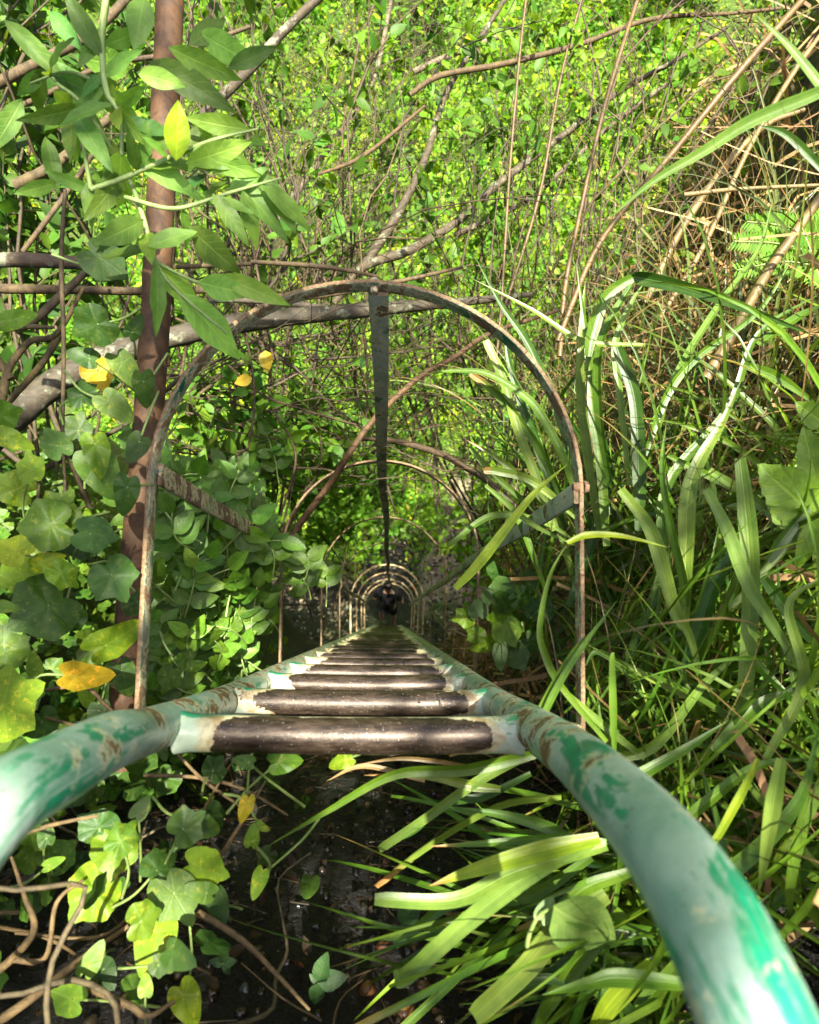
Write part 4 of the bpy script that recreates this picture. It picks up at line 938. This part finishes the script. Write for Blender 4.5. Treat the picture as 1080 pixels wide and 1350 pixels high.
# feature clump beside the hoop
t = tussock('a', 'tall tussock whose blades arch through the right of the topmost hoop', at(745, 770, 1.5))
for p, w, d, c, tip, cut in [
    ([(770, 690), (745, 610), (711, 544), (681, 515), (640, 492), (597, 489), (562, 493)], 15, 1.35, BG, None, 0), ([(730, 700), (707, 631), (681, 563), (662, 498), (640, 449)], 17, 1.4, BP, (.45, .40, .2), 1), ([(760, 700), (720, 610), (690, 560), (650, 515), (620, 492)], 14, 1.4, BG, OT, 1),
    ([(800, 720), (792, 605), (782, 540), (775, 460), (760, 345)], 20, 1.3, BG, None, 0), ([(790, 700), (775, 600), (765, 500), (768, 420), (772, 370)], 17, 1.35, BP, None, 0), ([(780, 700), (740, 560), (700, 460), (660, 400), (622, 330)], 14, 1.45, BD, None, 0), ([(745, 700), (720, 620), (690, 540), (670, 470), (668, 430)], 15, 1.5, BD, None, 0),
    ([(850, 455), (770, 450), (700, 408), (622, 367)], 10, 1.2, BP, None, 0), ([(775, 470), (780, 440), (800, 390), (845, 363), (885, 372)], 22, 1.15, BG, None, 0), ([(805, 640), (790, 540), (793, 450), (830, 380), (850, 350)], 18, 1.25, BG, None, 0),
    ([(830, 640), (815, 500), (812, 450), (832, 400), (850, 372)], 13, 1.25, BP, None, 0), ([(770, 690), (705, 636), (660, 622), (638, 620)], 15, 1.35, BP, OT, 1), ([(600, 776), (630, 745), (665, 700), (705, 650), (748, 612)], 18, 1.1, BL, None, 0), ([(620, 590), (650, 625), (690, 660), (735, 700)], 12, 1.5, BG, None, 0), ([(590, 720), (650, 680), (720, 690), (780, 730)], 12, 1.4, BG, None, 0),
    ([(750, 800), (800, 650), (790, 560)], 20, 1.4, BD, None, 1), ([(760, 780), (735, 690), (700, 640), (650, 600), (615, 580)], 14, 1.45, BP, OT, 0), ([(720, 780), (690, 700), (668, 660), (640, 640)], 12, 1.5, BG, OT, 0)]: px_blade(t, p, w, d, c, tip, cut)
rnd_blades(t, at(770, 790, 1.6), 60, .75, .017, -AX * .25, BG, .38, .07, 1.1, .25)
t = tussock('b', 'leaning tussock of pale wide blades with one dark blade reaching far right', at(900, 870, 1.25))
for p, w, d, c, tip, cut in [
    ([(835, 368), (845, 366), (900, 378), (980, 405), (1085, 447)], 24, 1.1, BD, None, 0), ([(843, 700), (843, 620), (837, 524), (814, 458)], 24, 1.2, BD, None, 1), ([(902, 830), (905, 726), (908, 655), (921, 611), (951, 560), (978, 500)], 28, .98, BP, None, 0), ([(905, 800), (902, 768), (883, 685), (873, 617), (880, 548)], 15, .97, BG, None, 0),
    ([(905, 880), (921, 836), (943, 770), (973, 721), (1014, 655)], 29, 1.0, BD, None, 0), ([(940, 985), (913, 850), (891, 809), (875, 754), (856, 696), (818, 645)][::-1], 25, .95, BP, None, 0), ([(930, 645), (957, 696), (984, 768), (1017, 822), (1048, 870), (1090, 940)], 24, .85, BP, None, 0),
    ([(976, 604), (984, 672), (990, 754), (987, 850), (978, 965)], 30, .88, BP, None, 1), ([(935, 620), (984, 652), (1028, 688), (1065, 712), (1100, 740)], 19, 1.0, BP, None, 0), ([(880, 600), (940, 630), (1000, 660), (1080, 700)], 13, 1.05, BG, None, 0), ([(1012, 740), (1040, 700), (1085, 650)], 24, .9, BD, None, 0), ([(1005, 760), (1060, 830), (1100, 870)], 24, .92, BD, None, 0),
    ([(825, 870), (870, 760), (880, 640), (960, 540), (1000, 440), (1085, 385)], 18, 1.15, BG, None, 0), ([(850, 600), (880, 520), (920, 470), (1000, 410), (1050, 330)], 15, 1.25, BG, None, 0), ([(860, 560), (900, 480), (950, 400), (1000, 330), (1020, 260)], 14, 1.3, BP, None, 0), ([(980, 480), (1030, 500), (1085, 540)], 18, 1.1, BG, None, 0), ([(1000, 455), (1050, 420), (1090, 400)], 20, 1.2, BG, None, 0)]: px_blade(t, p, w, d, c, tip, cut)
rnd_blades(t, at(900, 860, 1.35), 70, .75, .020, A(0, 0, 0), BG, .40, .09, 1.1, .25)
t = tussock('c', 'folded lime blade and thin blades springing beside the right handrail', at(790, 960, 1.05))
px_blade(t, [(800, 978), (740, 905), (718, 862), (712, 825), (725, 760), (748, 716)], 13, .85, BG, None, 0)
px_blade(t, [(748, 716), (775, 706), (820, 707), (882, 722)], 13, .85, BL, None, 0)
for p, w, d, c in [([(700, 985), (730, 915), (770, 850), (815, 790)], 12, .84, BG), ([(690, 985), (715, 930), (755, 860), (800, 815)], 11, .85, BG), ([(810, 990), (808, 930), (807, 870), (810, 860)], 13, .88, BG), ([(850, 1000), (800, 960), (760, 925), (740, 905)], 14, .9, BP), ([(640, 640), (700, 690), (760, 720)], 10, 1.2, BG), ([(900, 1000), (840, 900), (790, 860), (770, 880)], 14, 1.0, BG),
                   ([(1000, 960), (900, 915), (830, 880), (775, 850)], 14, 1., BP), ([(780, 1060), (830, 1030), (900, 990), (960, 950)], 22, .8, BG), ([(790, 1000), (860, 985), (930, 900), (990, 850)], 18, .9, BG)]: px_blade(t, p, w, d, c)
rnd_blades(t, at(800, 960, 1.15), 60, .55, .014, A(0, .1, 0), BG, .5, .09, 1.2, .35)
t = tussock('d', 'coarse near tussock of drooping blades outside the right handrail', at(1050, 1090, .95))
for p, w, d, c, tip, cut in [([(870, 1180), (960, 1150), (1050, 1060), (1080, 960)], 28, .75, BG, None, 0), ([(1030, 1000), (1020, 1060), (1010, 1120), (1000, 1180)], 26, .72, BP, None, 0), ([(1000, 1000), (970, 1060), (930, 1120), (880, 1110)], 14, .75, BL, None, 0), ([(1100, 1010), (1060, 1080), (1040, 1180), (1050, 1240)], 22, .75, BG, None, 0), ([(940, 990), (1000, 930), (1080, 900)], 22, .85, BG, None, 0), ([(1085, 1150), (1040, 1100), (990, 1040), (960, 1000)], 16, .8, BP, None, 0),
                            ([(1010, 1000), (1060, 900), (1040, 800), (1085, 760)], 20, .8, BP, None, 0), ([(860, 1120), (930, 1060), (1000, 1010), (1085, 1000)], 20, .8, BG, None, 0)]: px_blade(t, p, w, d, c, tip, cut)
rnd_blades(t, at(1060, 1060, 1.0), 60, .55, .018, -AX * .1, BG, .5, .09, 1.2, .05)
t = tussock('e', 'cut-back clump with broad trimmed blades spreading under the right handrail', at(830, 1160, .9))
for p, w, d, c, tip, cut in [
    ([(920, 1300), (820, 1290), (780, 1296), (715, 1312)], 29, .66, (.13, .26, .02), None, 0), ([(790, 1105), (715, 1122), (630, 1146), (566, 1168)], 32, .76, BL, OT, 0), ([(800, 1115), (680, 1150), (600, 1187), (494, 1186)], 28, .76, BP, None, 1), ([(780, 1110), (700, 1152), (615, 1216), (540, 1283), (520, 1290)], 32, .76, BP, None, 1), ([(800, 1180), (740, 1222), (690, 1280), (625, 1340)], 40, .72, BP, None, 1), ([(800, 1110), (740, 1105), (640, 1112), (565, 1116)], 15, .8, BG, OT, 0),
    ([(760, 1110), (720, 1090), (665, 1075), (600, 1064)], 20, .82, BG, None, 0), ([(720, 990), (680, 1000), (610, 1015), (520, 1021), (430, 1070), (345, 1120)], 21, .9, BG, None, 0), ([(660, 1040), (620, 1035), (560, 1022), (480, 1022)], 18, .92, BP, OT, 0), ([(690, 1000), (630, 1030), (560, 1080), (500, 1120)], 17, .92, BP, None, 1), ([(740, 1050), (660, 1060), (570, 1110), (495, 1168)], 20, .88, BP, OT, 1), ([(860, 1270), (800, 1330), (770, 1400)], 34, .7, BL, None, 0),
    ([(830, 1150), (760, 1180), (700, 1260), (660, 1310)], 26, .8, BG, None, 1), ([(820, 1200), (770, 1260), (720, 1330), (700, 1380)], 30, .78, BG, None, 0), ([(880, 1240), (800, 1240), (720, 1290), (640, 1330)], 26, .8, BD, None, 1), ([(700, 1020), (640, 1050), (590, 1060), (540, 1100), (500, 1110)], 15, .95, BD, None, 0), ([(560, 1030), (480, 1010), (430, 1030)], 9, .95, (.4, .26, .12), None, 0), ([(650, 1015), (540, 1000), (470, 1008)], 8, .93, (.42, .28, .13), None, 0),
    ([(780, 1130), (700, 1180), (600, 1190), (540, 1230), (500, 1240)], 22, .84, BG, None, 0), ([(840, 1330), (880, 1290), (920, 1230)], 28, .72, BG, None, 0), ([(860, 1360), (800, 1310), (720, 1290), (640, 1300)], 22, .78, BD, None, 0)]: px_blade(t, p, w, d, c, tip, cut)
rnd_blades(t, at(850, 1170, 1.0), 120, .42, .015, -AX * .45 + AN * .1, BG, .5, .08, 1.3, .0, cutp=.15)
for k, lab, p, n, L_, w, lean, c, dead in [
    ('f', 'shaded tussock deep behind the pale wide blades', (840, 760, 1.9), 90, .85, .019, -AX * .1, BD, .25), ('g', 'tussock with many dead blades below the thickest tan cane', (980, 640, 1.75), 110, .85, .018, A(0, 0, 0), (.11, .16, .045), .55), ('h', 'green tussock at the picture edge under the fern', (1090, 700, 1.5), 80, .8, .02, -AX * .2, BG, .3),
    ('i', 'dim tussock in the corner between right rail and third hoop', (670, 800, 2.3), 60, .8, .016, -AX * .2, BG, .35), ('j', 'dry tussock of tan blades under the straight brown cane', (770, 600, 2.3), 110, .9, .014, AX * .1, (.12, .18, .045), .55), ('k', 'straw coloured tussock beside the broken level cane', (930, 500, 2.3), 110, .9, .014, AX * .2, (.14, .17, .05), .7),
    ('l', 'far dry tussock highest on the straw bank', (1060, 430, 2.2), 90, .85, .014, AX * .1, (.14, .17, .05), .7), ('m', 'low tussock between right handrail and folded lime blade', (880, 1010, 1.15), 60, .5, .02, A(0, 0, 0), BG, .2)]:
    gh = ground_hit(p[0], p[1], p[2]); p = (p[0], p[1], float((gh - EYE) @ CF))
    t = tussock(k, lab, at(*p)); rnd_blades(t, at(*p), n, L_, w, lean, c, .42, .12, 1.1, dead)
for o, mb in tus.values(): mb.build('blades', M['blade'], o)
# long blades sweeping across from outside
t = empty('grass_sprig', at(1080, 130, .8), 'long blurred green blades sweeping in from the upper right edge', 'grass')
mb = MB(); px_blade(mb, [(1120, 100), (1080, 122), (990, 160), (930, 198), (860, 240), (795, 295)], 22, .8, BG); px_blade(mb, [(1130, 180), (1080, 112), (1040, 62), (995, 18)], 17, .8, BP); px_blade(mb, [(1100, 240), (1040, 180), (1000, 165)], 14, .9, BD); mb.build('blades', M['blade'], t)

# dead straw heaped on the right bank
mb = MB(); n = 6500
x = .45 + 3.4 * rng.random(n) ** 1.2; l = rng.uniform(.6, 6.5, n)
P0 = gp(x, l) + AN * rng.exponential(.07, n)[:, None]
for p in P0:
    d = nz(rng.normal(0, 1, 3) * A(1, .6, .7) + UP * .35 + AX * .15); L_ = rng.uniform(.12, .5)
    q = np.array([p, p + d * L_ * .5 + rng.normal(0, .02, 3), p + d * L_ - UP * .05])
    P = cr(q, 2); t_ = nz(np.gradient(P, axis=0)); s = nz(np.cross(t_, rng.normal(0, 1, 3))); w = rng.uniform(.002, .006)
    V = np.stack([P - s * w, P + s * w], 1).reshape(-1, 3); k = len(P)
    f = np.array([[2 * i, 2 * i + 1, 2 * i + 3, 2 * i + 2] for i in range(k - 1)])
    mb.add(V, f, vary((.26, .17, .08) if rng.random() < .7 else (.20, .12, .07), 1, .3, .1)[0], np.zeros((2 * k, 3)))
tag(mb.build('dead_straw', M['straw']), 'tangled dead straw covering the grassy bank', 'straw', kind='stuff')

# fern, nettle stem, small plants
fe = empty('fern', at(1085, 380, 1.45), 'bright green fern frond on the straw under the tan cane', 'fern')
mb, st = MB(), MB()
for pts in [[(1110, 330, 1.45), (1040, 300, 1.42), (985, 292, 1.4)], [(1110, 345, 1.45), (1030, 322, 1.42), (968, 318, 1.4)], [(1110, 360, 1.45), (1040, 345, 1.43), (972, 356, 1.42)], [(1120, 290, 1.5), (1060, 300, 1.5), (1010, 320, 1.5)]]:
    P = px_branch(st, pts, [3, 2], 5, 0)
    T = nz(np.gradient(P, axis=0)); vn_ = nz(EYE - P[3])
    for i in range(1, len(P)):
        for s in (-1, 1):
            for q in (0, .5):
                b = P[i] - (P[i] - P[i - 1]) * q
                tt = nz(np.cross(T[i], vn_) * s + T[i] * .45); L_ = .045 * (1 - i / len(P) * .75) + .008
                add_leaves(mb, T_PIN, b[None], tt[None], (vn_ + UP * .4)[None], np.array([L_]), vary((.16, .33, .04), 1, .15, .08))
mb.build('fronds', M['small'], fe); st.build('stem', M['stem'], fe)
ne = empty('nettle', at(985, 790, .95), 'stem with serrated lime leaf leaning in from the edge over pale blades', 'nettle')
mb, st = MB(), MB()
px_branch(st, [(965, 800, .95), (1010, 750, .93), (1060, 690, .92), (1085, 610, .9), (1100, 540, .9)], [9, 10, 10, 9, 8], 7)
for a, b, v, w in [((1074, 680), (1003, 612), 1.5, 1.1), ((1078, 640), (1060, 560), 1.2, .7), ((1090, 560), (1050, 530), 1.2, 1.), ((1075, 665), (1065, 740), 1.3, .6), ((1085, 640), (1120, 610), 1., 1.), ((1070, 690), (1050, 745), 1.1, .5)]:
    leaf_px(mb, T_SER, a, b, .9, (.11 * v, .20 * v, .015), rng.normal(0, .2), 0, w)
mb.build('foliage', M['bramble'], ne); st.build('stem', M['stem'], ne)
bw = empty('bindweed', at(770, 1250, .72), 'pale folded heart leaf among the trimmed blades under the right handrail', 'bindweed')
mb, st = MB(), MB()
leaf_px(mb, T_OV, (730, 1195), (815, 1248), .68, (.16, .26, .06), .5, 0, 1.5); leaf_px(mb, T_OV, (735, 1200), (810, 1215), .69, (.10, .20, .03), -.5, 0, .9); polar_px(mb, T_HEART, 720, 1200, 40, 60, .7, PALE)
px_branch(st, [(730, 1195, .69), (708, 1210, .7), (695, 1245, .72), (705, 1265, .74)], [4, 6, 7, 3], 6)
mb.build('foliage', M['bramble'], bw); st.build('stem', M['stem'], bw)
ip = empty('ivy', at(690, 880, 1.6), 'half sunlit ivy patch beside the lower right rail', 'ivy')
mb = MB()
for px, py, s, a, k, c in [(648, 782, 30, 90, 'r', G3), (668, 770, 32, 40, 'r', G3), (690, 790, 34, -30, 'r', G3), (655, 815, 34, 180, 'i', G2), (672, 838, 44, -60, 'r', G1), (640, 850, 36, 200, 'h', G2), (690, 825, 40, 10, 'r', G1), (705, 850, 34, -40, 'r', G3), (715, 800, 40, 60, 'i', G3), (660, 865, 34, -90, 'h', G3), (625, 835, 26, 150, 'i', G1), (685, 870, 40, -60, 'r', G3), (650, 750, 30, 120, 'h', G3), (630, 800, 30, 90, 'r', DARK), (700, 765, 34, 20, 'r', DARK), (610, 815, 30, 190, 'i', G1), (668, 795, 34, 0, 'r', DARK)]:
    polar_px(mb, {'i': T_IVY, 'h': T_HEART, 'r': T_R3}[k], px, py, s * 1.25, a, 1.65 + rng.uniform(-.06, .1), vary(c, 1, .1, .08)[0], rng.normal(0, .3), rng.normal(0, .3))
mb.build('foliage', M['ivy'], ip)
for lab, cx, cy, d, lv in [('small clover sprig on the dark soil below the rungs', 295, 1270, 1.0, [(90, 22), (10, 18), (-60, 18), (170, 20)]), ('dark three-leaved seedling on the wet soil beside pebbles', 420, 1295, .95, [(75, 40), (10, 40), (-100, 34), (140, 16)]), ('single glossy seedling leaf at the edge of the trimmed blades', 530, 1220, .95, [(60, 46), (-100, 34)])]:
    o = empty('seedling', at(cx, cy, d), lab, 'seedling'); mb, st = MB(), MB()
    for a, s in lv: leaf_px(mb, T_OV, (cx, cy), (cx + s * math.cos(rad(a)), cy - s * math.sin(rad(a))), d, (.05, .115, .035), rng.normal(0, .2), 0, 1.1)
    tube(st, cr([at(cx, cy, d), at(cx - 5, cy + 15, d + .08), at(cx - 3, cy + 20, d + .16)], 4), .0014, 5)
    mb.build('foliage', M['bramble'], o); st.build('stem', M['stem'], o)

# pebbles and litter on the soil under the ladder
ph = np.random.default_rng(3)
def stone_v(r, seed):
    q = np.random.default_rng(seed); u = np.linspace(0, np.pi, 8); v = np.linspace(0, 2 * np.pi, 12, endpoint=False)
    sc = q.uniform(.55, 1., 3); ph_ = q.uniform(0, 6, 3)
    U_, V_ = np.meshgrid(u, v, indexing='ij')
    k = 1 + .10 * np.sin(3 * V_ + ph_[0]) * np.sin(U_) + .08 * np.cos(4 * U_ + ph_[1])
    X = np.stack([np.sin(U_) * np.cos(V_) * sc[0], np.sin(U_) * np.sin(V_) * sc[1], np.cos(U_) * sc[2]], -1) * k[..., None] * r
    i, j = np.meshgrid(np.arange(7), np.arange(12), indexing='ij'); j2 = (j + 1) % 12
    return X.reshape(-1, 3), np.stack([i * 12 + j, (i + 1) * 12 + j, (i + 1) * 12 + j2, i * 12 + j2], -1).reshape(-1, 4)
for px, py, s, c, lab in [(485, 1306, 26, (.11, .045, .016), 'orange brown pebble lying alone on the wet soil'), (532, 1337, 40, (.19, .085, .026), 'largest amber pebble at the bottom edge of the soil'), (505, 1250, 18, (.09, .03, .014), 'small reddish pebble beside the trimmed blades'), (560, 1300, 22, (.08, .045, .025), 'dull brown pebble half under the trimmed blades')]:
    p = ground_hit(px, py); d = (p - EYE) @ CF; v, f = stone_v(s / FOC * d * .6, px); mb = MB(); mb.add(v + p, f, c); tag(mb.build('pebble', M['stone']), lab, 'pebble', 'pebbles on the soil')
mb = MB()
for k in range(900):
    x, l = rng.uniform(-.75, .75), rng.uniform(.3, 2.2); v, f = stone_v(rng.uniform(.003, .013), k); mb.add(v + gp(np.array(x), np.array(l)), f, vary((.028, .019, .012), 1, .5, .2)[0])
tag(mb.build('gravel', M['stone']), 'dark wet grit on the soil under the ladder', 'gravel', kind='stuff')
mb = MB(); n = 1500
x = rng.uniform(-.9, .9, n); l = rng.uniform(.3, 3., n)
add_leaves(mb, T_MED, gp(x, l) + AN * .012, nz(rng.normal(0, 1, (n, 3))), nz(AN + rng.normal(0, .35, (n, 3))), rng.uniform(.012, .045, n), vary((.035, .021, .011), n, .6, .15))
for _ in range(420):
    p = gp(np.array(rng.uniform(-.9, .9)), np.array(rng.uniform(.3, 3.))) + AN * .01; d = nz(rng.normal(0, 1, 3)); d = nz(d - AN * (d @ AN) * .8)
    tube(mb, cr([p, p + d * .06 + AN * .01, p + d * .13 + rng.normal(0, .015, 3)], 3), [.0022, .001], 4, vary((.06, .042, .026), 1, .5, .1)[0])
n = 5200
x = rng.uniform(-2.6, 2.6, n); y = rng.uniform(3.6, 7.4, n); base_ = gp(x, np.full(n, 11.4)); k = sm(0, .8, y - base_[:, 1])
zz = np.where(y < base_[:, 1], np.nan, base_[:, 2] * (1 - k) + z_hill(x, y) * k); ok = ~np.isnan(zz)
P = np.stack([x, y, zz + .01], -1)[ok]; n = len(P)
cl = np.where((rng.random(n) < .45)[:, None], vary((.20, .17, .12), n, .5, .1), vary((.03, .022, .015), n, .5, .1))
add_leaves(mb, T_MED, P, nz(rng.normal(0, 1, (n, 3)) * A(1, 1, .2)), nz(UP + rng.normal(0, .35, (n, 3))), rng.uniform(.03, .11, n), cl)
tag(mb.build('leaf_litter', M['straw']), 'scattered dead leaves and twigs on the dark soil', 'litter', kind='stuff')

# ------------------------------------------------------------------ unseen tree over the cliff top, crown shaped to dapple the light
def dapple_tree(label, base, tops, n, size):
    o = empty('unseen_dapple_tree', base, label, 'tree'); tb, cb, Q = MB(), MB(), []
    for tp, w in tops:
        P = shoot(base, tp, UP * .5, 12, .08); tube(tb, P, [.07, .04, .015], 8, W1, .03)
        for q, r in twigs(P, .03, 13, w, .55, 1.0, .1):
            tube(tb, q, [r, r * .3], 5)
            for q2, r2 in twigs(q, r, 3, .45): tube(tb, q2, [r2, r2 * .3], 4); Q.append(q2)
    tb.build('trunk', M['bark_grey'], o); leaf_run(cb, Q, n, size, T_MED, (.08, .16, .02)); cb.build('crown', M['small'], o)
rng = np.random.default_rng(19)
cA = EYE + SUN * 4.0
dapple_tree('unseen leafy tree over the cliff top, placed to dapple the light', A(-3.4, -4.4, 10.4), [(cA + AN * n_ + AX * x_ + AL * l_, .8) for x_, n_, l_ in ((-2.3, .3, .2), (-1.9, 1.0, 0), (-1.5, -.5, -.2), (-1.2, .5, -.3), (-1.1, 1.35, .1), (-.6, -.5, .2), (-.5, .9, .1), (.2, 1.05, .1), (.0, 1.5, .0), (.45, 1.5, .2), (-.3, -.6, .1), (.75, -.5, .2), (.95, -.1, .1), (1.15, .75, .1), (1.35, .0, 0), (1.9, -.5, .3), (2.4, .3, .2), (1.55, .75, .2))], 10500, .085)

# ------------------------------------------------------------------ light, camera
w = bpy.data.worlds.new('World'); bpy.context.scene.world = w; w.use_nodes = True
nt = w.node_tree; bg = nt.nodes['Background']; sky = nt.nodes.new('ShaderNodeTexSky'); sky.sky_type = 'NISHITA'; sky.sun_disc = False; sky.dust_density = 4.; sky.ozone_density = .6
el = math.asin(SUN[2]); sky.sun_elevation = el; sky.sun_rotation = math.atan2(SUN[0], SUN[1])
nt.links.new(sky.outputs[0], bg.inputs[0]); bg.inputs[1].default_value = .10
sl = bpy.data.lights.new('sun', 'SUN'); sl.energy = 5; sl.angle = rad(.6); sl.color = (1, .94, .80)
so = bpy.data.objects.new('sun', sl); C.objects.link(so); so.rotation_euler = Vector(-SUN).to_track_quat('-Z', 'Y').to_euler(); so.location = (0, 0, 30)
cd = bpy.data.cameras.new('camera'); co = bpy.data.objects.new('camera', cd); C.objects.link(co)
from mathutils import Matrix
mw = Matrix(((CR[0], CU[0], -CF[0], EYE[0]), (CR[1], CU[1], -CF[1], EYE[1]), (CR[2], CU[2], -CF[2], EYE[2]), (0, 0, 0, 1)))
co.matrix_world = mw
cd.sensor_fit = 'VERTICAL'; cd.sensor_height = 24; cd.sensor_width = 24; cd.lens = FOC / 1350 * 24; cd.clip_start = .02; cd.clip_end = 300
cd.dof.use_dof = True; cd.dof.focus_distance = 1.4; cd.dof.aperture_fstop = cd.lens / 4.4
sc = bpy.context.scene; sc.camera = co
sc.view_settings.view_transform = 'Standard'; sc.view_settings.look = 'None'; sc.view_settings.gamma = 1; sc.view_settings.exposure = 2.12
sc.cycles.max_bounces = 8; sc.cycles.transmission_bounces = 4; sc.cycles.diffuse_bounces = 4; sc.cycles.use_denoising = True
